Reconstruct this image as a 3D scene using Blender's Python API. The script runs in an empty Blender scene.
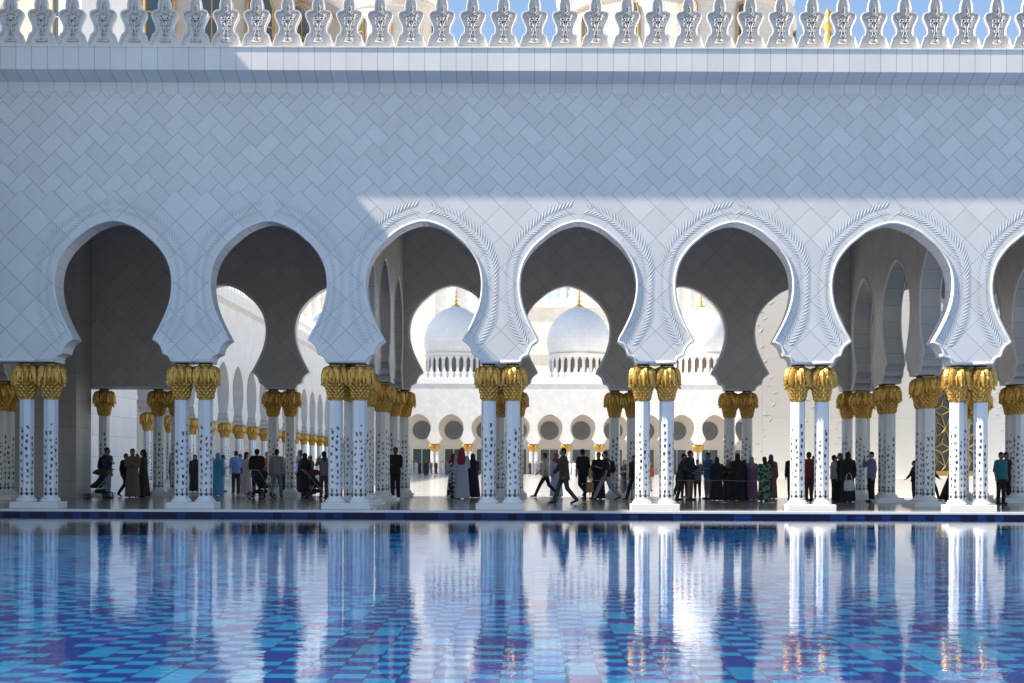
SUN_E = 5.0; SKY_S = .10; EXPO = 1.10; SUNY = .155; ROLL = -.2; RIP = .0019
import bpy, bmesh, math, random
from mathutils import Vector, Matrix
random.seed(7)
PI = math.pi
D0 = 36.0; PPM = 35.8; F = PPM * D0; VX = 534.0; HY = 465.0; EYE = 1.243
scene = bpy.context.scene
col = scene.collection
def wx(px, Y=D0): return (px - VX) * Y / F
def wz(py, Y=D0): return EYE + (HY - py) * Y / F

# ------------------------------------------------------------------ node helpers
class N:
    def __init__(s, mat_or_tree):
        s.t = mat_or_tree; s.n = s.t.nodes; s.l = s.t.links
    def new(s, typ, **kw):
        n = s.n.new(typ)
        for k, v in kw.items(): setattr(n, k, v)
        return n
    def put(s, sock, v):
        if isinstance(v, bpy.types.NodeSocket): s.l.new(v, sock)
        else: sock.default_value = v
    def m(s, op, a, b=None, c=None):
        n = s.new('ShaderNodeMath', operation=op)
        s.put(n.inputs[0], a)
        if b is not None: s.put(n.inputs[1], b)
        if c is not None: s.put(n.inputs[2], c)
        return n.outputs[0]
    def mix(s, f, a, b):
        n = s.new('ShaderNodeMix', data_type='RGBA')
        s.put(n.inputs[0], f); s.put(n.inputs[6], a); s.put(n.inputs[7], b)
        return n.outputs[2]
    def noise(s, vec, scale, detail=3, rough=.5):
        n = s.new('ShaderNodeTexNoise'); s.put(n.inputs['Vector'], vec)
        n.inputs['Scale'].default_value = scale; n.inputs['Detail'].default_value = detail; n.inputs['Roughness'].default_value = rough
        return n.outputs['Fac']
    def coord(s):
        return s.new('ShaderNodeTexCoord').outputs['Object']
    def sep(s, v):
        n = s.new('ShaderNodeSeparateXYZ'); s.put(n.inputs[0], v); return n.outputs
    def comb(s, x, y, z):
        n = s.new('ShaderNodeCombineXYZ'); s.put(n.inputs[0], x); s.put(n.inputs[1], y); s.put(n.inputs[2], z); return n.outputs[0]
    def white(s, v):
        n = s.new('ShaderNodeTexWhiteNoise', noise_dimensions='3D'); s.put(n.inputs['Vector'], v); return n.outputs['Value']
def rgba(c): return (c[0], c[1], c[2], 1.0)
def new_mat(name):
    m = bpy.data.materials.new(name); m.use_nodes = True
    nt = m.node_tree
    b = nt.nodes['Principled BSDF']
    return m, N(nt), b
MATS = {}
def simple(name, c, rough=.5, metal=0, var=0.0, vscale=8, bump=0.0, bscale=30, spec=None):
    if name in MATS: return MATS[name]
    m, n, b = new_mat(name)
    b.inputs['Roughness'].default_value = rough; b.inputs['Metallic'].default_value = metal
    if spec is not None: b.inputs['Specular IOR Level'].default_value = spec
    co = n.coord()
    if var > 0:
        f = n.noise(co, vscale, 4)
        f = n.m('MULTIPLY_ADD', f, 2 * var, 1 - var)
        v = n.new('ShaderNodeVectorMath', operation='SCALE'); v.inputs[0].default_value = c; n.put(v.inputs['Scale'], f)
        n.put(b.inputs['Base Color'], v.outputs[0])
    else: b.inputs['Base Color'].default_value = rgba(c)
    if bump > 0:
        bp = n.new('ShaderNodeBump'); bp.inputs['Distance'].default_value = bump; bp.inputs['Strength'].default_value = .6
        n.put(bp.inputs['Height'], n.noise(co, bscale, 4)); n.put(b.inputs['Normal'], bp.outputs[0])
    MATS[name] = m
    return m

PX = [-118, 38.8, 193.5, 347.5, 500.5, 654.5, 809.5, 968.5, 1126]
PIERS = [wx(p) for p in PX]
XREF = wx(500.5); XS = .06
P = .858; L = P / math.sqrt(2); Q = .558; W = Q / math.sqrt(2)

def stone_color(n, u, z, mode, y=None):
    """returns (seam distance, per-tile random) for u,z sockets in metres"""
    s2 = math.sqrt(2)
    # square tiles set diagonally
    a = n.m('SUBTRACT', u, XREF); c = n.m('SUBTRACT', z, 4.10)
    p = n.m('DIVIDE', n.m('ADD', a, c), P); q = n.m('DIVIDE', n.m('SUBTRACT', c, a), P)
    def edge(t, per):
        f = n.m('FRACT', t)
        return n.m('MULTIPLY', n.m('MINIMUM', f, n.m('SUBTRACT', 1.0, f)), per)
    dsq = n.m('MINIMUM', edge(p, L), edge(q, L))
    rsq = n.white(n.comb(n.m('FLOOR', p), n.m('FLOOR', q), 3.3))
    if mode == 'square': return dsq, rsq
    # herringbone zone
    xt = XREF + XS + .429; zt = 11.55
    x0 = xt - (L - W) / s2; z0 = zt - (L + W) / s2
    U = n.m('DIVIDE', n.m('SUBTRACT', u, x0), P); V = n.m('DIVIDE', n.m('SUBTRACT', z, z0), Q)
    cu = n.m('FLOOR', U); cv = n.m('FLOOR', V)
    uu = n.m('MULTIPLY', n.m('FRACT', U), P); vv = n.m('MULTIPLY', n.m('FRACT', V), Q)
    pp = n.m('DIVIDE', n.m('ADD', uu, vv), s2); qq = n.m('DIVIDE', n.m('SUBTRACT', vv, uu), s2)
    dist = None; idv = None
    for typ, (cp, cq, hp, hq) in enumerate([(L / 2, W / 2, L / 2, W / 2), (L + W / 2, W - L / 2, W / 2, L / 2)]):
        for i in range(-3, 4):
            for j in range(-4, 5):
                c1 = cp + i * L + j * W; c2 = cq - i * L + j * W
                xs = [(c1 + a1 * hp - (c2 + b1 * hq)) / s2 for a1 in (-1, 1) for b1 in (-1, 1)]
                zs = [(c1 + a1 * hp + (c2 + b1 * hq)) / s2 for a1 in (-1, 1) for b1 in (-1, 1)]
                if min(xs) >= P or max(xs) <= 0 or min(zs) >= Q or max(zs) <= 0: continue
                # separation test on the rotated axes as well
                cpn = [( x + zz) / s2 for x in (0, P) for zz in (0, Q)]; cqn = [(zz - x) / s2 for x in (0, P) for zz in (0, Q)]
                if min(cpn) >= c1 + hp or max(cpn) <= c1 - hp or min(cqn) >= c2 + hq or max(cqn) <= c2 - hq: continue
                d = n.m('MINIMUM', n.m('SUBTRACT', hp, n.m('ABSOLUTE', n.m('SUBTRACT', pp, c1))),
                        n.m('SUBTRACT', hq, n.m('ABSOLUTE', n.m('SUBTRACT', qq, c2))))
                ident = n.m('MULTIPLY', n.m('GREATER_THAN', d, 0.0), i + 7.31 * j + .37 * typ)
                dist = d if dist is None else n.m('MAXIMUM', dist, d)
                idv = ident if idv is None else n.m('ADD', idv, ident)
    idt = n.m('ADD', idv, n.m('MULTIPLY_ADD', cv, 7.31, cu))
    idt = n.m('FLOOR', n.m('MULTIPLY_ADD', idt, 100.0, .5))
    rh = n.white(n.comb(idt, 1.7, 0.3))
    # vertical joints right under the cornice
    tv = n.m('DIVIDE', n.m('SUBTRACT', u, XREF + XS), P / 2)
    dv = edge(tv, P / 2); rv = n.white(n.comb(n.m('FLOOR', tv), 9.1, 0.0))
    def sel(k, a, b):  # k ? b : a
        return n.m('ADD', n.m('MULTIPLY', a, n.m('SUBTRACT', 1.0, k)), n.m('MULTIPLY', b, k))
    # short cut pieces between the tile tops
    du = n.m('PINGPONG', n.m('SUBTRACT', u, XREF + XS), P / 2)
    cut = n.m('MULTIPLY', n.m('ABSOLUTE', n.m('SUBTRACT', n.m('ADD', z, du), 11.55)), .707)
    far_ = n.m('GREATER_THAN', du, .215)
    cut = n.m('ADD', cut, far_)
    above = n.m('MULTIPLY', n.m('GREATER_THAN', n.m('ADD', z, du), 11.49), n.m('SUBTRACT', 1.0, far_))
    dist = n.m('MINIMUM', n.m('ADD', dist, above), cut)
    top = n.m('GREATER_THAN', z, 11.55)
    up = n.m('GREATER_THAN', z, n.m('ADD', n.m('PINGPONG', n.m('SUBTRACT', u, XREF), P / 2), 4.10 + 5 * P))
    d1 = sel(up, dsq, dist); r1 = sel(up, rsq, rh)
    return sel(top, d1, dv), sel(top, r1, rv)

def stone_mat(name, mode, axis='x', base=(.82, .785, .735), seam=.62):
    m, n, b = new_mat(name)
    co = n.coord(); s = n.sep(co)
    u = s[0] if axis == 'x' else s[1]
    d, r = stone_color(n, u, s[2], mode)
    line = n.new('ShaderNodeMapRange'); line.inputs['From Min'].default_value = .004; line.inputs['From Max'].default_value = .013
    n.put(line.inputs['Value'], d)
    f = n.m('MULTIPLY_ADD', r, .10, .92)
    f = n.m('MULTIPLY', f, n.m('MULTIPLY_ADD', n.noise(n.comb(n.m('MULTIPLY', u, 1.6), 0.0, n.m('MULTIPLY', s[2], .12)), 1.0, 5, .65), .10, .95))
    f = n.m('MULTIPLY', f, n.m('MULTIPLY_ADD', n.noise(co, 2.2, 6, .6), .08, .96))
    f = n.m('MULTIPLY', f, n.m('MULTIPLY_ADD', line.outputs[0], 1 - seam, seam))
    v = n.new('ShaderNodeVectorMath', operation='SCALE'); v.inputs[0].default_value = base; n.put(v.inputs['Scale'], f)
    n.put(b.inputs['Base Color'], v.outputs[0])
    b.inputs['Roughness'].default_value = .42; b.inputs['Specular IOR Level'].default_value = .35
    bp = n.new('ShaderNodeBump'); bp.inputs['Distance'].default_value = .004; bp.inputs['Strength'].default_value = .5
    n.put(bp.inputs['Height'], n.m('ADD', line.outputs[0], n.m('MULTIPLY', n.noise(co, 9, 3), .25)))
    n.put(b.inputs['Normal'], bp.outputs[0])
    return m
def grid_mat(name, axes, pu, pv, base, rough=.4, seam=.5, u0=0, v0=0, w=.006, var=.1, big=.08, stagger=0):
    m, n, b = new_mat(name)
    co = n.coord(); s = n.sep(co)
    u = n.m('DIVIDE', n.m('SUBTRACT', s[axes[0]], u0), pu); v = n.m('DIVIDE', n.m('SUBTRACT', s[axes[1]], v0), pv)
    if stagger: u = n.m('ADD', u, n.m('MULTIPLY', n.m('FLOOR', v), stagger))
    def e(t, per):
        f = n.m('FRACT', t); return n.m('MULTIPLY', n.m('MINIMUM', f, n.m('SUBTRACT', 1.0, f)), per)
    d = n.m('MINIMUM', e(u, pu), e(v, pv))
    line = n.new('ShaderNodeMapRange'); line.inputs['From Min'].default_value = w * .5; line.inputs['From Max'].default_value = w * 1.5
    n.put(line.inputs['Value'], d)
    r = n.white(n.comb(n.m('FLOOR', u), n.m('FLOOR', v), 1.3))
    f = n.m('MULTIPLY_ADD', r, var, 1 - var / 2)
    f = n.m('MULTIPLY', f, n.m('MULTIPLY_ADD', n.noise(co, 1.3, 6, .6), big * 2, 1 - big))
    f = n.m('MULTIPLY', f, n.m('MULTIPLY_ADD', line.outputs[0], 1 - seam, seam))
    vv = n.new('ShaderNodeVectorMath', operation='SCALE'); vv.inputs[0].default_value = base; n.put(vv.inputs['Scale'], f)
    n.put(b.inputs['Base Color'], vv.outputs[0]); b.inputs['Roughness'].default_value = rough
    return m

M_HERR = stone_mat('marble_cladding_front', 'herring')
M_SQX = stone_mat('shade_toned_cladding', 'square', 'x', (.60, .57, .53), .72)  # same marble as the front; interior shade is put into the colour
M_SQF = stone_mat('far_marble_cladding', 'square', 'x', (.73, .705, .67), .86)
M_SQS = stone_mat('side_marble_cladding', 'square', 'y', (.76, .74, .71), .86)
M_SQY = stone_mat('marble_cladding_cross', 'square', 'y', (.64, .61, .57), .72)  # cross walls toned down too, interior shade in the base colour
M_SHADEP = simple('shade_toned_marble', (.45, .43, .41), .4, var=.04)  # ceiling marble darkened to stand in for interior shade
M_REVSH = None
M_BAND = grid_mat('marble_cornice_band', (0, 2), P / 2, 3.1, (.82, .785, .735), seam=.5, u0=XREF + XS, v0=10.0, w=.008)
M_REVEAL = grid_mat('marble_reveal', (2, 0), .55, 50, (.78, .77, .75), seam=.55, u0=.1, v0=-100, w=.008)
M_REVSH = grid_mat('shade_toned_reveal', (2, 0), .55, 50, (.52, .51, .49), seam=.55, u0=.1, v0=-100, w=.008)  # darker copy of the reveal, shade of the interior painted in
M_BLOCK = grid_mat('marble_ashlar', (0, 2), 1.4, .98, (.42, .41, .40), seam=.6, v0=.6, w=.008, stagger=.5)  # pier marble lowered in tone for the shade around it
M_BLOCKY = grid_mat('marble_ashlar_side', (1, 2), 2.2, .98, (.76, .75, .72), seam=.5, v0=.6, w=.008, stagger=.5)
M_PLAIN = simple('white_marble', (.80, .78, .75), .35, var=.04, vscale=3, bump=.002, bscale=14)
M_MERL = simple('warm_white_marble', (.80, .755, .70), .45, var=.05, vscale=3)
M_GROOVE = simple('groove_shade_marble', (.60, .595, .575), .5)  # grey stands in for the shade inside the carved grooves
M_TAN = simple('warm_marble', (.76, .70, .61), .5, var=.06, vscale=.6)
M_GOLD, n_, b_ = new_mat('gilded_metal')
b_.inputs['Base Color'].default_value = (.80, .50, .10, 1); b_.inputs['Metallic'].default_value = .75; b_.inputs['Roughness'].default_value = .42
co_ = n_.coord(); f_ = n_.noise(co_, 9, 4, .6)
n_.put(b_.inputs['Base Color'], n_.mix(f_, (.42, .20, .03, 1), (.86, .54, .15, 1)))
bp_ = n_.new('ShaderNodeBump'); bp_.inputs['Distance'].default_value = .012; bp_.inputs['Strength'].default_value = .6
n_.put(bp_.inputs['Height'], n_.noise(co_, 26, 3)); n_.put(b_.inputs['Normal'], bp_.outputs[0])
M_DARK = simple('dark_joint', (.03, .028, .025), .6)
M_GLASS = simple('dark_teal_glass', (.05, .075, .08), .12, spec=.8)
M_LEAFG = simple('inlay_dark_stone', (.035, .035, .03), .4)
M_FLR = simple('inlay_red_stone', (.28, .06, .04), .4)
M_FLO = simple('inlay_amber_stone', (.5, .24, .07), .4)
M_FLB = simple('inlay_blue_stone', (.05, .09, .35), .4)
M_FLG = simple('inlay_grey_stone', (.14, .15, .17), .4)

# ------------------------------------------------------------------ object helpers
def tag(o, label=None, cat=None, group=None, kind=None):
    if label: o['label'] = label
    if cat: o['category'] = cat
    if group: o['group'] = group
    if cat and not kind: o['kind'] = 'thing'
    if kind: o['kind'] = kind
    return o
def empty(name, loc=(0, 0, 0), rz=0, **kw):
    o = bpy.data.objects.new(name, None); col.objects.link(o); o.location = loc; o.rotation_euler = (0, 0, rz)
    o.empty_display_size = .2
    return tag(o, **kw)
def finish(bm, name, smooth=False, recalc=True):
    if recalc: bmesh.ops.recalc_face_normals(bm, faces=bm.faces)
    me = bpy.data.meshes.new(name); bm.to_mesh(me); bm.free()
    if smooth:
        for p in me.polygons: p.use_smooth = True
    return me
def link(name, me, mats, parent=None, loc=(0, 0, 0), world=False, **kw):
    if mats is not None:
        if len(me.materials): me.materials.clear()
        for m in (mats if isinstance(mats, (list, tuple)) else [mats]): me.materials.append(m)
    o = bpy.data.objects.new(name, me); col.objects.link(o); o.location = loc
    if parent is not None:
        o.parent = parent
        if world:
            off = Vector((0, 0, 0)); q = parent
            while q is not None: off += Vector(q.location); q = q.parent
            o.location = Vector(loc) - off
    return tag(o, **kw)
def box(bm, x0, x1, y0, y1, z0, z1, mi=0):
    vs = [bm.verts.new((x, y, z)) for z in (z0, z1) for y in (y0, y1) for x in (x0, x1)]
    for q in ((0, 1, 3, 2), (4, 6, 7, 5), (0, 4, 5, 1), (2, 3, 7, 6), (0, 2, 6, 4), (1, 5, 7, 3)):
        f = bm.faces.new([vs[i] for i in q]); f.material_index = mi
    return vs
def lathe(bm, prof, seg=24, cx=0, cy=0, cz=0, rot=0, mi=0, cap=True):
    rings = []
    for r, z in prof:
        rings.append([bm.verts.new((cx + r * math.cos(rot + 2 * PI * k / seg), cy + r * math.sin(rot + 2 * PI * k / seg), cz + z)) for k in range(seg)])
    for a, b in zip(rings, rings[1:]):
        for k in range(seg):
            f = bm.faces.new((a[k], a[(k + 1) % seg], b[(k + 1) % seg], b[k])); f.material_index = mi
    if cap:
        for r, rv in ((rings[0], 1), (rings[-1], 0)):
            f = bm.faces.new(list(reversed(r)) if rv else r); f.material_index = mi
    return rings
def tube(bm, pts, r, seg=6, mi=0, cap=True, axis=None, r2=None):
    """sweep along pts; axis = out of plane axis for elliptical section (r in plane, r2 along axis)"""
    pts = [Vector(p) for p in pts]; n = len(pts); rings = []
    for i, p in enumerate(pts):
        t = (pts[min(i + 1, n - 1)] - pts[max(i - 1, 0)])
        t = t.normalized() if t.length > 1e-9 else Vector((0, 0, 1))
        if axis is not None: b = Vector(axis); a = t.cross(b).normalized()
        else:
            b = Vector((0, 0, 1)) if abs(t.z) < .9 else Vector((1, 0, 0))
            a = t.cross(b).normalized(); b = a.cross(t).normalized()
        rr = r[i] if isinstance(r, (list, tuple)) else r
        rb = r2 if r2 is not None else rr
        rings.append([bm.verts.new(p + a * rr * math.cos(2 * PI * k / seg) + b * rb * math.sin(2 * PI * k / seg)) for k in range(seg)])
    for A, B in zip(rings, rings[1:]):
        for k in range(seg):
            f = bm.faces.new((A[k], A[(k + 1) % seg], B[(k + 1) % seg], B[k])); f.material_index = mi
    if cap:
        f = bm.faces.new(rings[0]); f.material_index = mi; f = bm.faces.new(rings[-1]); f.material_index = mi
def spline(pts, sub=4):
    out = []
    n = len(pts)
    for i in range(n - 1):
        p0 = pts[max(i - 1, 0)]; p1 = pts[i]; p2 = pts[i + 1]; p3 = pts[min(i + 2, n - 1)]
        for k in range(sub):
            t = k / sub
            out.append(tuple(.5 * ((2 * b) + (-a + c) * t + (2 * a - 5 * b + 4 * c - d) * t * t + (-a + 3 * b - 3 * c + d) * t ** 3) for a, b, c, d in zip(p0, p1, p2, p3)))
    out.append(tuple(pts[-1])); return out

# ------------------------------------------------------------------ arch outline (half widths / heights in photo pixels at the facade)
SC1 = [(58.2, 364.5), (58.1, 361.5), (57.0, 358.4), (54.6, 356.0), (50.4, 354.6)]
SC2 = [(50.4, 354.6), (49.6, 350.5), (47.6, 346.4), (44.8, 343.4), (40.8, 341.0)]
BIG = [(40.8, 341.0), (44.6, 335), (48.6, 327), (52.6, 318), (55.9, 309), (58.3, 299), (59.4, 289), (59.2, 279), (57.3, 268.5), (53.6, 259), (48.3, 250.8), (42.4, 243.8), (35.6, 238), (28.1, 231.7), (20, 227.0), (12, 223.8), (5, 221.9), (0, 221.2)]
def half_outline(sub=2):
    a = spline(SC1, 1) + spline(SC2, 1)[1:] + spline(BIG, sub)[1:]
    a = [(w, y + 1.2 * min(1, max(0, (330 - y) / 40))) for w, y in a]
    pts = [(w / PPM, wz(y)) for w, y in a]; out = []
    for i, (w, z) in enumerate(pts):   # move the edge inwards so the roll sits inside the measured outline
        if i == 0: out.append((w - .02, z)); continue
        if i == len(pts) - 1: out.append((w, z - .045)); continue
        t = Vector((pts[i + 1][0] - pts[i - 1][0], pts[i + 1][1] - pts[i - 1][1])).normalized()
        n = Vector((-t.y, t.x))
        if n.x > 0 and t.y > 0: n = -n
        out.append((max(0, w + n.x * .022), z + n.y * .03))
    return out
HO = half_outline()
HO_LOW = [(w / PPM, wz(y + 1)) for w, y in [SC1[0], SC1[2], SC1[4], SC2[2], SC2[4]] + BIG[1::2] + [BIG[-1]]]
ZB = 4.05
def outline(c, pitch, low=False, shrink=0.0):
    h = HO_LOW if low else HO
    k = pitch / 4.30
    left = [(c - (w * k), z) for w, z in h]
    right = [(c + (w * k), z) for w, z in reversed(h[:-1])]
    return left + right
def wall(bm, bays, t0, t1, ztop, conv, low=False, zb=ZB, mi_face=0, mi_rev=1, ends=True, close_top=True):
    """bays: (u0,u1,has_arch). conv(u,t,z) -> point"""
    for (u0, u1, arch) in bays:
        path = [(u0, zb)] + (outline((u0 + u1) / 2, u1 - u0, low) if arch else []) + [(u1, zb)]
        poly = path + [(u1, ztop), (u0, ztop)]
        fa = [bm.verts.new(conv(u, t0, z)) for u, z in poly]; fb = [bm.verts.new(conv(u, t1, z)) for u, z in poly]
        f = bm.faces.new(fa); f.material_index = mi_face
        f = bm.faces.new(list(reversed(fb))); f.material_index = mi_face
        for i in range(len(path) - 1):
            f = bm.faces.new((fa[i], fa[i + 1], fb[i + 1], fb[i])); f.material_index = mi_rev
        if close_top:
            i = len(path); f = bm.faces.new((fa[i], fa[i + 1], fb[i + 1], fb[i])); f.material_index = mi_rev
    if ends:
        for u in (bays[0][0], bays[-1][1]):
            f = bm.faces.new([bm.verts.new(conv(u, t, z)) for t, z in ((t0, zb), (t0, ztop), (t1, ztop), (t1, zb))]); f.material_index = mi_face
def moulding(bm, u0, u1, arch, t, conv, axis, low=False, r=.040, r2=.034):
    path = [(u0, ZB + .045)]
    if arch:
        o = outline((u0 + u1) / 2, u1 - u0, low)
        for i, (u, z) in enumerate(o):
            path.append((u, max(z, ZB + .045)))
    path.append((u1, ZB + .045))
    tube(bm, [conv(u, t, z) for u, z in path], r, 8, axis=axis, r2=r2)
CONVX = lambda u, t, z: (u, t, z)
CONVY = lambda u, t, z: (t, u, z)
# ------------------------------------------------------------------ arcade building (near)
YF = D0 - .315; YR = 48.6
B = empty('arcade_building', (0, D0, 0), label='long white marble arcade with keyhole arches behind the pool', cat='building')
def bays(ps, arches): return [(ps[i], ps[i + 1], arches[i]) for i in range(len(ps) - 1)]
PF = [PIERS[0] - 45] + PIERS + [PIERS[-1] + 4.3]
front_bays = bays(PF, [False, False, True, True, True, True, True, True, True, True])
bm = bmesh.new(); wall(bm, front_bays, YF, D0 + .45, 11.80, CONVX)
FW = link('front_wall', finish(bm, 'front_wall', recalc=False), [M_HERR, M_REVEAL], B, world=True)
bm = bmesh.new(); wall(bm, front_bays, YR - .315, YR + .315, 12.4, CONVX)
RW = link('rear_wall', finish(bm, 'rear_wall', recalc=False), [M_SQX, M_REVSH], B, world=True)
for k, (u0, u1, a) in enumerate(front_bays):
    if k == 0: continue
    bm = bmesh.new(); moulding(bm, u0, u1, a, YF, CONVX, (0, 1, 0))
    link('arch_moulding', finish(bm, 'arch_moulding', True), M_PLAIN, FW, world=True)
    bm = bmesh.new(); moulding(bm, u0, u1, a, YR - .315, CONVX, (0, 1, 0), r=.05, r2=.03)
    link('arch_moulding', finish(bm, 'arch_moulding', True), M_PLAIN, RW, world=True)
# cross walls between front and rear
YC = [D0 + .451, 40.0, 44.35, YR - .315]
for X in (PIERS[0], PIERS[3], PIERS[7], PIERS[8]):
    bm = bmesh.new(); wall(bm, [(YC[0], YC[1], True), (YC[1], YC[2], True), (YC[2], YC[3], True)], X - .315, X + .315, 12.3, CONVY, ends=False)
    cw = link('cross_wall', finish(bm, 'cross_wall', recalc=False), [M_SQY, M_REVSH], B, world=True)
    for (u0, u1) in zip(YC, YC[1:]):
        for sx in (-1, 1):
            bm = bmesh.new(); moulding(bm, u0 + .01, u1 - .01, True, X + sx * .315, CONVY, (1, 0, 0), r=.05, r2=.03)
            link('arch_moulding', finish(bm, 'arch_moulding', True), M_PLAIN, cw, world=True)
# roof slab
bm = bmesh.new(); box(bm, PF[0], PF[-1], D0 + .455, YR - .32, 10.75, 12.3)
link('roof', finish(bm, 'roof'), M_SHADEP, B, world=True)
# cornice
YCN = 35.16
prof = [(YF + .3, 11.80), (YF - .004, 11.80), (YCN, 11.995), (YCN, 12.60), (YCN - .020, 12.605), (YCN - .020, 12.645), (YCN + .02, 12.647), (D0 + .4, 12.647), (D0 + .4, 11.80)]
bm = bmesh.new()
ends = [[bm.verts.new((x, y, z)) for y, z in prof] for x in (PF[0], PF[-1])]
for i in range(len(prof)):
    j = (i + 1) % len(prof); bm.faces.new((ends[0][i], ends[0][j], ends[1][j], ends[1][i]))
for e in ends: bm.faces.new(e)
link('cornice', finish(bm, 'cornice'), M_BAND, B, world=True)
# merlons
MH = [(.4215, 0), (.4215, .065), (.405, .10), (.36, .22), (.33, .32), (.28, .355), (.25, .385), (.232, .45), (.235, .53), (.265, .62), (.315, .72), (.35, .80), (.362, .86), (.355, .915), (.325, .96), (.275, .99), (.215, 1.0), (.165, 1.02), (.172, 1.09), (.17, 1.17), (.145, 1.28), (.08, 1.45), (0, 1.58)]
def merlon_outline(): return [(-w, z) for w, z in MH] + [(w, z) for w, z in reversed(MH[:-1])]
def merlon_mesh(low=False):
    bm = bmesh.new(); o = merlon_outline()
    if low: o = [(-w, z) for w, z in (MH[0], MH[1], MH[5], MH[7], MH[12], MH[17], MH[20], MH[22])] + [(w, z) for w, z in (MH[20], MH[17], MH[12], MH[7], MH[5], MH[1], MH[0])]
    a = [bm.verts.new((x, 0, z)) for x, z in o]; b = [bm.verts.new((x, .13, z)) for x, z in o]
    fa = bm.faces.new(a); bm.faces.new(list(reversed(b)))
    for i in range(len(o)):
        j = (i + 1) % len(o); bm.faces.new((a[i], b[i], b[j], a[j]))
    if not low:
        bmesh.ops.recalc_face_normals(bm, faces=bm.faces)
        bmesh.ops.inset_region(bm, faces=[fa], thickness=.044, depth=0)
        bmesh.ops.inset_region(bm, faces=[fa], thickness=.010, depth=-.085)
        # raised bead along the edge
        pts = [(x * .968, -.003, z * .985 + .012) for x, z in o[1:-1]]
        tube(bm, pts, .015, 6, axis=(0, 1, 0), r2=.014)
    return finish(bm, 'merlon')
def orn_mesh():
    bm = bmesh.new(); y = .040; AX = dict(axis=(0, 1, 0), r2=.036)
    def curl(cx, cz, r, a0, a1, sx, turns=1.0, th=.0145):
        pts = []
        for i in range(15):
            t = i / 14; a = a0 + (a1 - a0) * t; rr = r * (1 - .62 * t)
            pts.append((sx * (cx + rr * math.cos(a)), y, cz + rr * math.sin(a)))
        tube(bm, pts, th, 6, **AX)
    for sx in (-1, 1):
        curl(.055, .17, .050, -PI / 2, 1.6 * PI, sx); curl(.10, .14, .040, PI, -1.4 * PI, sx)
        curl(.035, .30, .042, -PI / 2, PI, sx); curl(.06, .43, .045, PI * 1.3, -PI * .6, sx)
        curl(.085, .60, .062, -PI / 2, 1.5 * PI, sx); curl(.07, .73, .060, PI * .2, -1.6 * PI, sx)
        curl(.18, .80, .045, PI, -PI * .7, sx); curl(.045, .90, .05, -PI / 2, PI * 1.2, sx)
        curl(.03, 1.05, .035, -PI / 2, PI, sx)
        tube(bm, [(sx * .01, y, .28), (sx * .045, y, .36), (sx * .02, y, .50), (sx * .05, y, .58)], .014, 6, **AX)
        tube(bm, [(sx * .05, y, .52), (sx * .14, y, .66), (sx * .15, y, .78), (sx * .20, y, .86)], .014, 6, **AX)
        tube(bm, [(sx * .03, y, .82), (sx * .05, y, .97), (sx * .02, y, 1.12), (0, y, 1.22)], .014, 6, **AX)
        tube(bm, [(sx * .15, y, .10), (sx * .03, y, .20)], .014, 6, **AX)
    tube(bm, [(-.15, y, .10), (.15, y, .10)], .014, 6, **AX)
    for cz, r in ((.70, .026), (.46, .02), (.88, .022), (1.0, .018), (.24, .018)):
        bmesh.ops.create_icosphere(bm, subdivisions=1, radius=r, matrix=Matrix.Translation((0, y, cz)))
    bmesh.ops.recalc_face_normals(bm, faces=bm.faces)
    y = .080
    for sx in (-1, 1):
        for cx, cz, r in ((.055, .17, .020), (.10, .14, .016), (.08, .60, .026), (.07, .73, .026), (.035, .66, .020), (.18, .81, .018), (.045, .37, .015), (.035, .52, .014), (.04, .92, .016), (.115, .68, .018), (.11, .55, .014), (.10, .80, .016), (.03, 1.06, .014), (.035, .27, .014), (.13, .10, .014)):
            f = bm.faces.new([bm.verts.new((sx * cx + r * math.cos(2 * PI * k / 8), y, cz + 1.3 * r * math.sin(2 * PI * k / 8))) for k in range(8)]); f.material_index = 1
    return finish(bm, 'scroll_ornament', True, recalc=False)
ME, OR = merlon_mesh(), orn_mesh()
k = -19
while k <= 17:
    x = wx(502.3, YCN) + k * .8435
    mo = link('merlon', ME, M_MERL if not ME.materials else None, B, (x, YCN + .06, 12.647), world=True)
    link('scroll_ornament', OR, [M_MERL, M_DARK] if not OR.materials else None, mo, (0, 0, .055))
    k += 1
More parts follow.
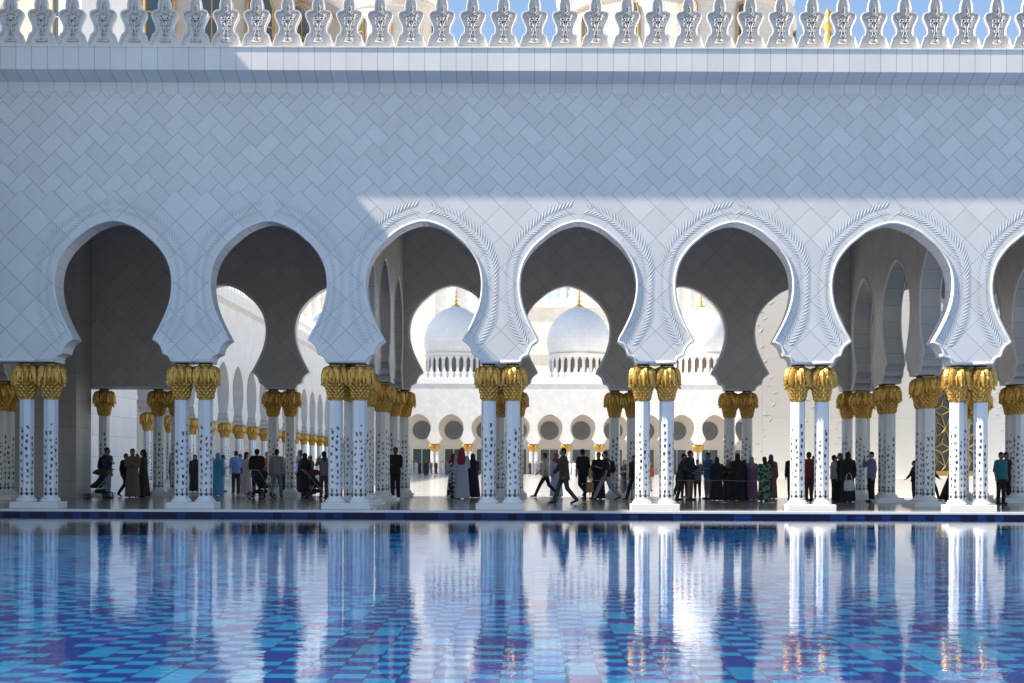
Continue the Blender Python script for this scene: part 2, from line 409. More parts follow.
# palm fronds carved beside each arch
def frond(bm, c, pitch, sx, umin, umax):
    k = pitch / 4.3
    pts = [(w / PPM * k, wz(y)) for w, y in spline(BIG[0:], 3)]
    # rachis
    path = []; half = pitch / 2
    for i in range(1, len(pts) - 1):
        t = Vector((pts[i + 1][0] - pts[i - 1][0], 0, pts[i + 1][1] - pts[i - 1][1])).normalized()
        nrm = Vector((t.z, 0, -t.x))
        if nrm.x < 0 and t.z > 0: nrm = -nrm
        q = Vector((pts[i][0], 0, pts[i][1])) + nrm * min(.31, .08 + .36 * (half - pts[i][0]))
        path.append((q, t))
    # arc-length resample
    out = []; acc = 0; step = .10
    for (p, t), (p2, t2) in zip(path, path[1:]):
        d = (p2 - p).length
        while acc < d:
            f = acc / d; out.append((p.lerp(p2, f), t.lerp(t2, f).normalized())); acc += step
        acc -= d
    n = len(out)
    for i, (p, t) in enumerate(out):
        if p.x < .22: continue
        fr = i / n
        for side in (-1, 1):
            nrm = Vector((t.z, 0, -t.x))
            if side < 0: nrm = -nrm
            ln = (.46 if side > 0 else .32) * (1 - .22 * fr) * (.7 + .3 * min(1, i / 4))
            d = (t * .78 + nrm * .66).normalized()
            a = p + nrm * .016; b = a + d * ln
            U = c + sx * b.x
            if U < umin or U > umax:
                lim = (umin if U < umin else umax)
                ux = c + sx * a.x
                if abs(U - ux) < 1e-6: continue
                f = (lim - ux) / (U - ux)
                if f <= .15: continue
                b = a.lerp(b, min(1, f))
            w = .0165
            pn = Vector((d.z, 0, -d.x)) * w
            mid = a.lerp(b, .4)
            q = [a, mid + pn, b, mid - pn]
            base = [bm.verts.new((c + sx * v.x, YF - .001, v.z)) for v in q]
            peak = bm.verts.new((c + sx * mid.x, YF - .009, mid.z))
            for j in range(4):
                bm.faces.new((base[j], base[(j + 1) % 4], peak))
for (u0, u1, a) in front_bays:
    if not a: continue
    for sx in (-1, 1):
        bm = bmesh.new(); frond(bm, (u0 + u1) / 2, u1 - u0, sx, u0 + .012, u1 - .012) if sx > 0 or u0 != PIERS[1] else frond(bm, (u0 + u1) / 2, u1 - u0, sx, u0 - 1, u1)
        link('palm_frond_relief', finish(bm, 'palm_frond_relief', recalc=True), M_GROOVE, FW, world=True)
# rusticated pier at rear left
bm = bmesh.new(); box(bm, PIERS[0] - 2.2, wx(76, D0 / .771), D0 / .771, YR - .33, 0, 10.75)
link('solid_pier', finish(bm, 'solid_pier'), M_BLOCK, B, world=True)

# ------------------------------------------------------------------ columns
def shaft_mesh():
    bm = bmesh.new()
    lathe(bm, [(.205, .30), (.205, 3.02)], 8, rot=-PI / 2)
    return finish(bm, 'shaft')
def base_mesh():
    bm = bmesh.new()
    lathe(bm, [(.255, .0), (.275, .015), (.282, .04), (.272, .07), (.245, .085), (.235, .09), (.238, .11), (.228, .13), (.20, .135)], 24)
    return finish(bm, 'base_ring')
def capital_mesh():
    bm = bmesh.new()
    core = [(.19, 0), (.195, .03), (.205, .10), (.222, .20), (.245, .30), (.275, .40), (.31, .50), (.34, .60), (.345, .74), (.31, .86), (.25, .94), (.20, .975), (.20, 1.0)]
    lathe(bm, core, 20)
    def R(z):
        for (r0, z0), (r1, z1) in zip(core, core[1:]):
            if z <= z1: return r0 + (r1 - r0) * (z - z0) / max(z1 - z0, 1e-6)
        return .2
    # overlapping scales of the lower cone
    rows = 6; cnt = 12
    for rI in range(rows):
        zc = .045 + rI * .082
        for k in range(cnt):
            a = 2 * PI * (k + .5 * (rI % 2)) / cnt; da = PI / cnt * .98
            def pt(an, z, o): r = R(z) + o; return bm.verts.new((r * math.cos(an), r * math.sin(an), z))
            b0 = pt(a, max(zc - .05, 0.005), .012); l = pt(a - da, zc + .035, .006); r_ = pt(a + da, zc + .035, .006)
            t = pt(a, zc + .11, .028); m_ = pt(a, zc + .04, .045)
            for tri in ((b0, r_, m_), (r_, t, m_), (t, l, m_), (l, b0, m_)): bm.faces.new(tri)
    # drooping leaves: three tiers, tips hanging outwards
    for tier, (cnt, z_top, z_tip, rout, wid, ph) in enumerate([(10, .90, .38, .37, .085, .5), (10, .96, .45, .405, .10, 0), (8, .99, .66, .385, .105, .25)]):
        for k in range(cnt):
            a = 2 * PI * (k + ph) / cnt
            jr = .985 + .03 * math.sin(k * 2.3 + tier); jz = .03 * math.sin(k * 1.7 + tier * 2)
            hh_ = z_top - z_tip
            prof_ = [(.17, z_top + .005, .05), (rout * .66, z_top - .02, wid * .60), (rout * .88, z_top - hh_ * .18, wid * .92), (rout * .985, z_top - hh_ * .42, wid), (rout * 1.0, z_top - hh_ * .66, wid * .80), (rout * .985, z_tip + .07 + jz, wid * .42), (rout * 1.045, z_tip + jz, .005)]
            prev = None
            for (r, z, w) in prof_:
                r *= jr; an = w / r
                row = [bm.verts.new((rr * math.cos(a + s * an), rr * math.sin(a + s * an), z)) for s, rr in ((-1, r - .040), (-.5, r - .006), (0, r + .020), (.5, r - .006), (1, r - .040))]
                if prev:
                    for i in range(4): bm.faces.new((prev[i], prev[i + 1], row[i + 1], row[i]))
                prev = row
    me = finish(bm, 'capital', recalc=True)
    for p in me.polygons: p.use_smooth = False
    return me
def inlay_mesh():
    rnd = random.Random(12); bm = bmesh.new()
    ap = .205 * math.cos(PI / 8) + .0025
    for fidx in range(8):
        ang = -PI / 2 + PI / 8 + fidx * PI / 4
        nx, ny = math.cos(ang), math.sin(ang); tx, ty = -ny, nx
        def P3(u, z): return bm.verts.new((nx * ap + tx * u, ny * ap + ty * u, z))
        def poly(pts, mi):
            f = bm.faces.new([P3(u, z) for u, z in pts]); f.material_index = mi
        def leaf(u, z, an, ln, w, mi=0):
            c, s = math.cos(an), math.sin(an)
            poly([(u, z), (u + c * ln * .5 - s * w, z + s * ln * .5 + c * w), (u + c * ln, z + s * ln), (u + c * ln * .5 + s * w, z + s * ln * .5 - c * w)], mi)
        for an in (50, 75, 90, 105, 130): leaf(0, .34, math.radians(an), .13 + .06 * (an == 90), .013)
        ztop = [2.25, 1.95, 2.35, 1.8, 2.1, 2.3, 1.9, 2.2][fidx]
        z = .52; ph = rnd.random() * 6
        while z < ztop:
            u = .022 * math.sin(z * 5 + ph)
            kind = rnd.random(); mi = rnd.choice([0, 0, 0, 0, 0, 4, 4, 1, 2, 3])
            if kind < .35:
                r = rnd.uniform(.030, .042); poly([(u + r * math.cos(q * PI / 3), z + 1.15 * r * math.sin(q * PI / 3)) for q in range(6)], mi)
                for a2 in (60, 120, 250, 290): leaf(u, z, math.radians(a2), .075, .012)
            elif kind < .75:
                poly([(u - .024, z), (u, z - .045), (u + .024, z), (u + .006, z + .062)], mi)
                leaf(u, z - .05, math.radians(rnd.choice([55, 125])), .085, .013)
            else:
                for a2 in (70, 110): leaf(u, z - .05, math.radians(a2), .12, .015)
            z += rnd.uniform(.15, .23)
        u = .0
        poly([(u - .028, ztop + .02), (u, ztop - .01), (u + .028, ztop + .02), (u, ztop + .055)], 0)
    return finish(bm, 'inlaid_vine', recalc=False)
SH, BA, CA, INL = shaft_mesh(), base_mesh(), capital_mesh(), inlay_mesh()
for m_ in (M_LEAFG, M_FLR, M_FLO, M_FLB, M_FLG): INL.materials.append(m_)
M_SHAFT = simple('polished_white_marble', (.80, .80, .80), .25, var=.03, vscale=4)
SH.materials.append(M_SHAFT); BA.materials.append(M_SHAFT); CA.materials.append(M_GOLD)
ABM = bmesh.new(); lathe(ABM, [(.18, 0), (.18, .05)], 16); AB = finish(ABM, 'abacus'); AB.materials.append(M_DARK)
COLN = [0]
def column(X, Y, label, group, rz=0, inlay=True, z0=.17):
    COLN[0] += 3; rz += COLN[0] * PI / 4
    c = empty('marble_column', (X, Y, 0), rz, label=label, cat='column', group=group)
    s = link('shaft', SH, None, c)
    if inlay: link('inlaid_vine', INL, None, s)
    link('base_ring', BA, None, c, (0, 0, z0))
    cp_ = link('capital', CA, None, c, (0, 0, 3.03)); cp_.scale = (1, 1, .975); link('abacus', AB, None, c, (0, 0, 4.0))
    return c
PLM = bmesh.new()
box(PLM, -.67, .67, -.37, .37, 0, .172)
bmesh.ops.bevel(PLM, geom=PLM.edges[:], offset=.008, segments=1, affect='EDGES'); PL = finish(PLM, 'plinth'); PL.materials.append(M_PLAIN)
PLM = bmesh.new(); box(PLM, -.52, .52, -.70, .70, 0, .10); box(PLM, -.42, .42, -.66, .66, .1, .172)
PL2 = finish(PLM, 'stepped_plinth'); PL2.materials.append(M_PLAIN)
PLM = bmesh.new(); box(PLM, -.36, .36, -.33, .33, 0, .172); PL3 = finish(PLM, 'single_plinth'); PL3.materials.append(M_PLAIN)
ordn = ['', 'first', 'second', 'third', 'fourth', 'fifth', 'sixth', 'seventh', 'eighth']
def where(i): return 'the %s front pair from the left' % ordn[i]
GP = 'columns along the pool edge'; GB = 'columns of the shaded rear row'; GC = 'columns of the cross arcades'
for i, X in enumerate(PIERS):
    if i in (0, 8):  # out of frame piers still carry their wall
        nm = 'off the left end' if i == 0 else 'off the right end'
    else: nm = None
    for s, w in ((-1, 'left'), (1, 'right')):
        column(X + s * .335, D0, ('%s column of %s' % (w, where(i))) if nm is None else '%s pool edge column just %s of the front row' % (w, nm), GP)
    link('column_plinth', PL, None, None, (X, D0, 0), label=('white plinth block under %s' % where(i)) if nm is None else 'low white plinth block just %s of the pool edge row' % nm, cat='plinth', group='plinths of the column pairs')
    if i in (0, 3, 7, 8):
        c = column(X, D0 + .72, 'lone column tucked right behind %s' % (where(i) if nm is None else 'the pair ' + nm), GC)
        link('column_plinth', PL3, None, None, (X, D0 + .74, 0), label='plinth under the lone column behind %s' % (where(i) if nm is None else 'the pair ' + nm), cat='plinth', group='plinths of the single columns')
        for Yc, nn in ((40.0, 'nearer'), (44.35, 'farther')):
            for s, w in ((-1, 'front'), (1, 'back')):
                column(X, Yc + s * .335, '%s column of the %s cross arcade twin behind %s' % (w, nn, where(i) if nm is None else 'the pair ' + nm), GC)
            link('column_plinth', PL2, None, None, (X, Yc, 0), label='stepped plinth of the %s twin behind %s' % (nn, where(i) if nm is None else 'the pair ' + nm), cat='plinth', group='plinths of the cross arcades')
        if i:
            column(X, YR - .72, 'lone rear column ending the cross arcade behind %s' % (where(i) if nm is None else 'the pair ' + nm), GC)
            link('column_plinth', PL3, None, None, (X, YR - .74, 0), label='plinth of the lone rear column behind %s' % (where(i) if nm is None else 'the pair ' + nm), cat='plinth', group='plinths of the single columns')
    if i == 0: continue
    for s, w in ((-1, 'left'), (1, 'right')):
        column(X + s * .335, YR, '%s column of the shaded rear pair behind %s' % (w, where(i) if nm is None else 'the pair ' + nm), GB)
    link('column_plinth', PL, None, None, (X, YR, 0), label='shaded plinth of the rear pair behind %s' % (where(i) if nm is None else 'the pair ' + nm), cat='plinth', group='plinths of the rear row')
column(wx(104, YR), YR, 'shaded column standing against the solid stone pier on the left', GB)
link('column_plinth', PL3, None, None, (wx(104, YR), YR, 0), label='plinth of the column against the solid stone pier', cat='plinth', group='plinths of the single columns')

# ------------------------------------------------------------------ courtyard left arcade
XL = -20.6
M_WARM = simple('ivory_marble', (.78, .75, .70), .5, var=.05, vscale=.7)
GL = 'columns of the sunlit left courtyard arcade'
LA = empty('courtyard_arcade', (XL, 60, 0), label='sunlit white arcade receding along the left side of the courtyard', cat='building')
M_BANDY = grid_mat('marble_band_side', (1, 2), P / 2, 3.1, (.78, .76, .72), seam=.6, v0=10.0, w=.01)
Y0 = 66.0; NB = 23; pit = 4.30
ys = [Y0 + pit * i for i in range(NB + 1)]
bm = bmesh.new(); wall(bm, [(ys[i], ys[i + 1], True) for i in range(NB)], XL, XL - .8, 11.80, CONVY, low=True, ends=False)
link('arcade_wall', finish(bm, 'arcade_wall', recalc=False), [M_SQS, M_WARM], LA, world=True)
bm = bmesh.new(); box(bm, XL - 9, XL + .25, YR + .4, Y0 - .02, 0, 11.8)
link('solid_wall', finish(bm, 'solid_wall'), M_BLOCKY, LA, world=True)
bm = bmesh.new(); box(bm, XL - 9.4, XL - 9, Y0, ys[-1], 0, 11.8); box(bm, XL - 9, XL - .8, Y0, ys[-1], 10.75, 11.79)
link('inner_wall', finish(bm, 'inner_wall'), M_PLAIN, LA, world=True)
bm = bmesh.new()
pr = [(XL - .5, 11.80), (XL, 11.80), (XL + .07, 11.86), (XL + .3, 11.97), (XL + .43, 12.02), (XL + .43, 12.72), (XL - .5, 12.72)]
en = [[bm.verts.new((x, y, z)) for x, z in pr] for y in (YR + .4, ys[-1])]
for i in range(len(pr)): j = (i + 1) % len(pr); bm.faces.new((en[0][i], en[0][j], en[1][j], en[1][i]))
for e in en: bm.faces.new(e)
link('cornice', finish(bm, 'cornice'), M_BANDY, LA, world=True)
ML = merlon_mesh(True); ML.materials.append(M_PLAIN)
for i in range(100):
    o = link('merlon', ML, None, LA, (XL + .40, 80 + i * .8435, 12.72), world=True); o.rotation_euler = (0, 0, PI / 2)
for i, y in enumerate(ys):
    for s in (-1, 1):
        column(XL - .4, y + s * .335, 'gold-capped white column of the sunlit arcade receding on the left of the courtyard', GL, inlay=i < 8)

# ------------------------------------------------------------------ far courtyard facade
YA = 172.0
FA = empty('far_facade', (5, YA, 0), label='distant white courtyard facade with a row of keyhole arches', cat='building')
fp = [XREF * 0 + wx(434.5, YA) + 4.4 * i for i in range(-2, 16)]
bm = bmesh.new(); wall(bm, [(fp[i], fp[i + 1], True) for i in range(len(fp) - 1)], YA, YA + .8, 12.0, CONVX, low=True)
link('arcade_wall', finish(bm, 'arcade_wall', recalc=False), [M_SQF, M_WARM], FA, world=True)
bm = bmesh.new(); box(bm, fp[0], fp[-1], YA - .1, YA + .8, 12.02, 12.75)
link('cornice', finish(bm, 'cornice'), M_PLAIN, FA, world=True)
bm = bmesh.new(); box(bm, fp[0], fp[-1], YA + 6, YA + 6.5, 0, 12); box(bm, fp[0], fp[-1], YA + .81, 231.0, 11, 12.0)
link('inner_wall', finish(bm, 'inner_wall'), M_TAN, FA, world=True)
WM = bmesh.new(); lathe(WM, [(1.25, 0), (1.25, .08)], 24); bmesh.ops.rotate(WM, verts=WM.verts, matrix=Matrix.Rotation(PI / 2, 3, 'X'))
for k in range(8):
    a = k * PI / 8; tube(WM, [(-1.2 * math.cos(a), -.10, -1.2 * math.sin(a)), (1.2 * math.cos(a), -.10, 1.2 * math.sin(a))], .022, 4, mi=1)
for r in (.45, .85, 1.25): tube(WM, [(r * math.cos(2 * PI * k / 24), -.10, r * math.sin(2 * PI * k / 24)) for k in range(25)], .04, 4, mi=1)
WM = finish(WM, 'round_window'); WM.materials.append(simple('pale_window', (.17, .18, .19), .3)); WM.materials.append(simple('window_tracery', (.25, .24, .23), .5))
DM = bmesh.new(); box(DM, -1.2, 1.2, -.06, 0, 0, 3.4); box(DM, -1.35, -1.2, -.12, 0, 0, 3.55, 1); box(DM, 1.2, 1.35, -.12, 0, 0, 3.55, 1); box(DM, -1.2, 1.2, -.12, 0, 3.4, 3.55, 1); box(DM, -.05, .05, -.10, -.06, 0, 3.4, 1)
DM = finish(DM, 'doorway'); DM.materials.append(M_GLASS); DM.materials.append(M_TAN)
for i in range(len(fp) - 1):
    c = (fp[i] + fp[i + 1]) / 2
    link('round_window', WM, None, FA, (c, YA + 5.97, 6.0), world=True); link('doorway', DM, None, FA, (c, YA + 5.99, 0), world=True)
for i in range(84):
    link('merlon', ML, None, FA, (fp[0] + .5 + i * .87, YA - .05, 12.75), world=True)
for i, x in enumerate(fp):
    for s in (-1, 1): column(x + s * .335, YA + .4, 'tiny gold-capped column of the distant facade across the courtyard', 'columns of the distant facade', inlay=False)

# domes on the far facade
def dome(X, Y, zb, R, label, bands=False, nwin=26):
    d = empty('white_dome', (X, Y, zb), label=label, cat='dome', group='white domes over the distant facade')
    hb = 4.85 * R / 4.5; zl = 2.0
    bm = bmesh.new(); lathe(bm, [(R * .86, -1.0), (R * .86, hb)], 52); link('drum', finish(bm, 'drum'), simple('amber_window', (.22, .17, .11), .3), d)
    bm = bmesh.new(); lathe(bm, [(R * .97, -1.0), (R * .97, zl), (R * .90, zl), (R * .90, -1.0)], 52, cap=False)
    lathe(bm, [(R * .90, hb * .86), (R * .95, hb * .86), (R * .99, hb * .89), (R * 1.0, hb * .95), (R * .92, hb * .98)], 52, cap=False)
    link('drum_ring', finish(bm, 'drum_ring'), M_PLAIN, d)
    bm = bmesh.new()
    for k in range(nwin):
        a0 = 2 * PI * (k - .2) / nwin; a1 = 2 * PI * (k + .2) / nwin; am = 2 * PI * k / nwin
        def pt(a, r, z): return bm.verts.new((r * math.cos(a), r * math.sin(a), z))
        r = R * .94
        def slab(pl):
            vs = [pt(a, r, z) for a, z in pl]; li = [bm.verts.new((v.co.x * .95, v.co.y * .95, v.co.z)) for v in vs]
            bm.faces.new(vs); bm.faces.new(list(reversed(li)))
            for i in range(len(vs)): bm.faces.new((vs[i], vs[(i + 1) % len(vs)], li[(i + 1) % len(vs)], li[i]))
        am = 2 * PI * (k + .5) / nwin; an = 2 * PI * (k - .5) / nwin
        slab([(a0, zl), (a1, zl), (a1, hb * .76), (a0, hb * .76)])
        slab([(a0, hb * .76), (a1, hb * .76), (am, hb * .868), (an, hb * .868)])
    link('window_arcade', finish(bm, 'window_arcade'), M_PLAIN, d)
    prof_ = [(.93, 0), (.975, .12), (1.0, .32), (.995, .52), (.955, .74), (.87, .97), (.74, 1.18), (.57, 1.36), (.38, 1.49), (.2, 1.57), (.1, 1.60)]
    bm = bmesh.new(); lathe(bm, [(R * r, hb * .98 + R * z * .93) for r, z in prof_], 48)
    link('dome_shell', finish(bm, 'dome_shell', True), M_DOME, d)
    t = hb * .98 + R * 1.60 * .93
    bm = bmesh.new(); lathe(bm, [(.75, -.12), (.7, .05), (.25, .3), (.16, .5), (.3, .75), (.14, .95), (.1, 1.1), (.24, 1.35), (.1, 1.55), (.08, 1.75), (.18, 1.95), (.06, 2.1), (.03, 2.5)], 12, cz=t)
    link('gold_finial', finish(bm, 'gold_finial', True), M_GOLDM, d)
    return d
M_GOLDM = simple('bright_gold', (.85, .55, .13), .3, metal=.7)
M_DOME = grid_mat('dome_stone', (0, 2), 1.3, .62, (.78, .77, .76), seam=.93, w=.03, var=.06, stagger=.5)
for px, w in ((334, 'leftmost white dome, seen past the left arcade'), (455.5, 'white dome left of the middle, seen through the third arch'), (578.5, 'white dome at the middle, seen through the fourth arch'), (700, 'white dome right of the middle, seen through the fifth arch')):
    Yd = 181.0
    dome(wx(px, Yd), Yd, 12.0, 4.5, w)
# prayer hall block and towers behind
def hall(name, x0, x1, y0, y1, zt, label, mat=None, parts=()):
    h = empty(name, ((x0 + x1) / 2, y0, 0), label=label, cat='building')
    bm = bmesh.new(); box(bm, x0, x1, y0, y1, 0, zt); link('wall', finish(bm, 'wall'), mat or M_HALL, h, world=True)
    bm = bmesh.new(); box(bm, x0 - .4, x1 + .4, y0 - .4, y1 + .4, zt + .01, zt + 1.4); link('cornice', finish(bm, 'cornice'), M_PLAIN, h, world=True)
    n = min(90, int((x1 - x0) / 1.6))
    for i in range(n): 
        o = link('merlon', ML, None, h, (x0 + .8 + i * (x1 - x0 - .8) / n, y0 - .3, zt + 1.4), world=True); o.scale = (1.8, 2, 1.8)
    return h
M_HALL = stone_mat('warm_cladding', 'square', 'x', (.86, .82, .75), seam=.9)
Yh = 232.0
h = hall('prayer_hall', wx(497, Yh), wx(640, Yh), Yh, Yh + 30, wz(300, Yh) - 1.4, 'warm stone hall with a crenellated roofline behind the middle dome')
for zc in (wz(355, Yh),):
    bm = bmesh.new(); box(bm, wx(497, Yh), wx(640, Yh), Yh - .3, Yh - .01, zc, zc + .35); link('string_course', finish(bm, 'string_course'), M_PLAIN, h, world=True)
Yt = 214.0
def tower(px0, px1, Y, zt, label, cat='tower'):
    t = empty('marble_tower', (wx((px0 + px1) / 2, Y), Y, 0), label=label, cat=cat)
    x0, x1 = wx(px0, Y), wx(px1, Y); w = x1 - x0
    bm = bmesh.new(); box(bm, x0, x1, Y, Y + w, 0, zt); link('shaft', finish(bm, 'shaft'), M_HALL, t, world=True)
    for f in (0.0, .3, .62, .9):
        bm = bmesh.new(); box(bm, x0 + w * f, x0 + w * f + w * .1, Y - .35, Y - .01, 0, zt - .5); link('pilaster', finish(bm, 'pilaster'), M_PLAIN, t, world=True)
    bm = bmesh.new(); box(bm, x0 - .5, x1 + .5, Y - .8, Y + w + .5, zt + .01, zt + 2); link('cornice', finish(bm, 'cornice'), M_PLAIN, t, world=True)
    return t
tower(428, 496, Yt, 44, 'square pale stone tower base with pilasters behind the dome of the third arch')
tower(664, 700, Yt, 46, 'pale stone tower base behind the dome seen through the fifth arch')
tower(300, 328, Yt, 40, 'pale stone tower base beyond the left arcade in the second arch')
hall('roofline_block', wx(395, 200), wx(428, 200), 200, 212, wz(350, 200) - 1.4, 'low crenellated roof block left of the dome in the third arch')
# great drums showing over the parapet
def great_drum(px0, px1, Y, z0, z1, label, nwin, ww=.3, skip=(), mat=None):
    cx = wx((px0 + px1) / 2, Y); R = (wx(px1, Y) - wx(px0, Y)) / 2
    d = empty('great_dome', (cx, Y + R, z0), label=label, cat='dome', group='great domes behind the parapet')
    bm = bmesh.new(); box(bm, -R * .9, R * .9, -R * .9, R * .9, -z0, -2); link('hall_base', finish(bm, 'hall_base'), M_TAN, d)
    H = z1 - z0
    bm = bmesh.new(); lathe(bm, [(R, -2), (R, H), (R * 1.03, H + .3), (R * 1.03, H + 2)], 64); link('drum', finish(bm, 'drum'), mat or M_DRUM, d)
    bm = bmesh.new(); lathe(bm, [(R * r, H + 2 + R * z) for r, z in ((.97, 0), (1.03, .2), (1.03, .45), (.95, .75), (.8, 1.0), (.58, 1.22), (.3, 1.38), (.05, 1.46))], 48); link('dome_shell', finish(bm, 'dome_shell', True), M_DOME, d)
    for k in range(nwin):
        if k in skip: continue
        a = -PI / 2 + (k - (nwin - 1) / 2) * 2 * PI / (nwin * 2)
        w = PI * R / nwin * ww
        bm = bmesh.new(); arc = [(-w, 0), (w, 0), (w, H * .78)] + [(w * math.cos(t), H * .78 + w * 1.2 * math.sin(t)) for t in (PI / 4, PI / 2, 3 * PI / 4)] + [(-w, H * .78)]
        fv = [bm.verts.new((x, 0, z)) for x, z in arc]; bv = [bm.verts.new((x, -.3, z)) for x, z in arc]
        bm.faces.new(fv); bm.faces.new(list(reversed(bv)))
        for i in range(len(arc)): bm.faces.new((fv[i], bv[i], bv[(i + 1) % len(arc)], fv[(i + 1) % len(arc)]))
        o = link('window', finish(bm, 'window'), M_GLASS, d, ((R + .05) * math.cos(a), (R + .05) * math.sin(a), 0)); o.rotation_euler = (0, 0, a + PI / 2)
        bm = bmesh.new(); tube(bm, [(x * 1.04, -.35, z) for x, z in arc] + [(arc[0][0] * 1.04, -.35, arc[0][1])], .30, 4)
        tube(bm, [(-w, -.35, H * .55), (w, -.35, H * .55)], .2, 4)
        tube(bm, [(0, -.35, 0), (0, -.35, H * .9)], .15, 4)
        link('gold_frame', finish(bm, 'gold_frame'), M_OCHRE, o)
    return d
M_OCHRE = simple('ochre_frame', (.45, .27, .10), .5)
M_DRUM = grid_mat('drum_stone', (0, 2), 2.4, 1.3, (.72, .65, .56), seam=.75, w=.03, var=.08, stagger=.5)
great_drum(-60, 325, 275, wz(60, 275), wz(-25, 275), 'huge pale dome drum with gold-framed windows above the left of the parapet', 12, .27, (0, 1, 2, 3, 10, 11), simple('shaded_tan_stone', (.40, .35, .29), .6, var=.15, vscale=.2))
great_drum(560, 815, 275, wz(60, 275), wz(-10, 275), 'wide pale dome drum above the right half of the parapet', 7, .12)
great_drum(340, 432, 275, wz(60, 275), wz(6, 275), 'narrow pale dome drum above the parapet left of the open sky', 5, .12)
fin = bmesh.new(); Yg = 150.0; zf = wz(45, Yg)
lathe(fin, [(.5, -6), (.45, 0), (.85, .8), (.4, 1.5), (.35, 1.7), (.75, 2.4), (.35, 3.0), (.3, 3.2), (.45, 3.7), (.1, 4.4)], 12)
fo = empty('gold_finial_spire', (wx(826.5, Yg), Yg, 0), label='small gold ball finial on a slim turret above the parapet at right', cat='finial')
link('ball_finial', finish(fin, 'ball_finial', True), M_GOLDM, fo, (0, 0, zf))
bm = bmesh.new(); lathe(bm, [(1.4, 0), (1.4, zf - 8), (1.2, zf - 7), (.6, zf - 6)], 12); link('turret', finish(bm, 'turret'), M_PLAIN, fo)

# ------------------------------------------------------------------ right courtyard wall with relief and gold window
YW = 52.5
RWL = empty('relief_wall', (20, YW, 0), label='sunlit white marble wall with carved vines and a gold lattice window at right', cat='wall')
wxl = wx(748, YW); xw0, xw1 = wx(918, YW), wx(986, YW); zw0 = wz(475, YW); zw1 = 5.2; xr = 42
bm = bmesh.new()
for (a, b, c, d) in ((wxl, xw0, 0, 12.7), (xw1, xr, 0, 12.7), (xw0, xw1, 0, zw0), (xw0, xw1, zw1, 12.7)): box(bm, a, b, YW, YW + .8, c, d)
link('wall', finish(bm, 'wall'), grid_mat('courtyard_wall_stone', (0, 2), 3.1, 2.4, (.87, .86, .84), seam=.8, v0=-1.6, w=.008, var=.03, big=.03), RWL, world=True)
bm = bmesh.new(); box(bm, wxl - .05, xw0, YW - .07, YW - .003, 0, .75); box(bm, xw1, xr, YW - .07, YW - .003, 0, .75); box(bm, xw0, xw1, YW - .07, YW - .003, 0, zw0 - .05)
link('dado', finish(bm, 'dado'), M_PLAIN, RWL, world=True)
bm = bmesh.new(); rnd = random.Random(11)
for x in [wxl + .7 + 1.6 * i for i in range(18)]:
    if xw0 - .6 < x < xw1 + .6: continue
    pts = []; z = .9; ph = rnd.random() * 6
    while z < 9.5:
        pts.append((x + .28 * math.sin(z * 1.3 + ph), YW - .008, z)); z += .15
    for i in range(2, len(pts) - 2, 2):
        px_, _, pz = pts[i]; s = 1 if (i // 2) % 2 else -1; a = rnd.uniform(.1, 1.0); ln = rnd.uniform(.18, .38)
        if i % 6 == 0 and False:
            for q in range(6):
                a2 = q * PI / 3; cx, cz = px_ + s * .24, pz + .1
                v = [(cx, cz), (cx + .10 * math.cos(a2 - .4), cz + .10 * math.sin(a2 - .4)), (cx + .19 * math.cos(a2), cz + .19 * math.sin(a2)), (cx + .10 * math.cos(a2 + .4), cz + .10 * math.sin(a2 + .4))]
                bv = [bm.verts.new((p[0], YW - .001, p[1])) for p in v]; pk = bm.verts.new((cx + .1 * math.cos(a2), YW - .008, cz + .1 * math.sin(a2)))
                for j in range(4): bm.faces.new((bv[j], bv[(j + 1) % 4], pk))
        else:
            ex, ez = px_ + s * ln * math.cos(a), pz + ln * math.sin(a); mx, mz = (px_ + ex) / 2, (pz + ez) / 2
            nx, nz = -(ez - pz) * .22, (ex - px_) * .22
            bv = [bm.verts.new((u, YW - .001, v)) for u, v in ((px_, pz), (mx + nx, mz + nz), (ex, ez), (mx - nx, mz - nz))]; pk = bm.verts.new((mx, YW - .008, mz))
            for j in range(4): bm.faces.new((bv[j], bv[(j + 1) % 4], pk))
link('carved_vine', finish(bm, 'carved_vine'), M_PLAIN, RWL, world=True)
win = link('window_pane', (lambda b: (box(b, xw0, xw1, YW + .3, YW + .36, zw0, zw1), finish(b, 'window_pane'))[1])(bmesh.new()), M_GLASS, RWL, world=True)
bm = bmesh.new(); cw_ = (xw0 + xw1) / 2; hw = (xw1 - xw0) / 2
for a, b, c, d in ((xw0, xw0 + .12, zw0, zw1), (xw1 - .12, xw1, zw0, zw1), (xw0 + .12, xw1 - .12, zw0, zw0 + .22), (xw0 + .12, xw1 - .12, zw1 - .12, zw1)): box(bm, a, b, YW + .12, YW + .26, c, d)
for cz in [zw0 + 1.15 + 1.55 * i for i in range(3)]:
    for sxx in (-1, 1):
        cx = cw_ + sxx * hw * .5
        for k in range(8):
            a = k * PI / 4; r = hw * .5
            for da in (-.32, .32):
                tube(bm, [(cx, YW + .2, cz), (cx + r * .55 * math.cos(a + da), YW + .2, cz + 1.5 * r * .55 * math.sin(a + da)), (cx + r * math.cos(a), YW + .2, cz + 1.5 * r * math.sin(a))], .019, 5)
        tube(bm, [(cx + hw * .5 * math.cos(t * PI / 12), YW + .2, cz + .75 * hw * math.sin(t * PI / 12)) for t in range(25)], .02, 5)
link('gold_lattice', finish(bm, 'gold_lattice'), simple('antique_gold', (.50, .32, .10), .4, metal=.5), RWL, world=True)
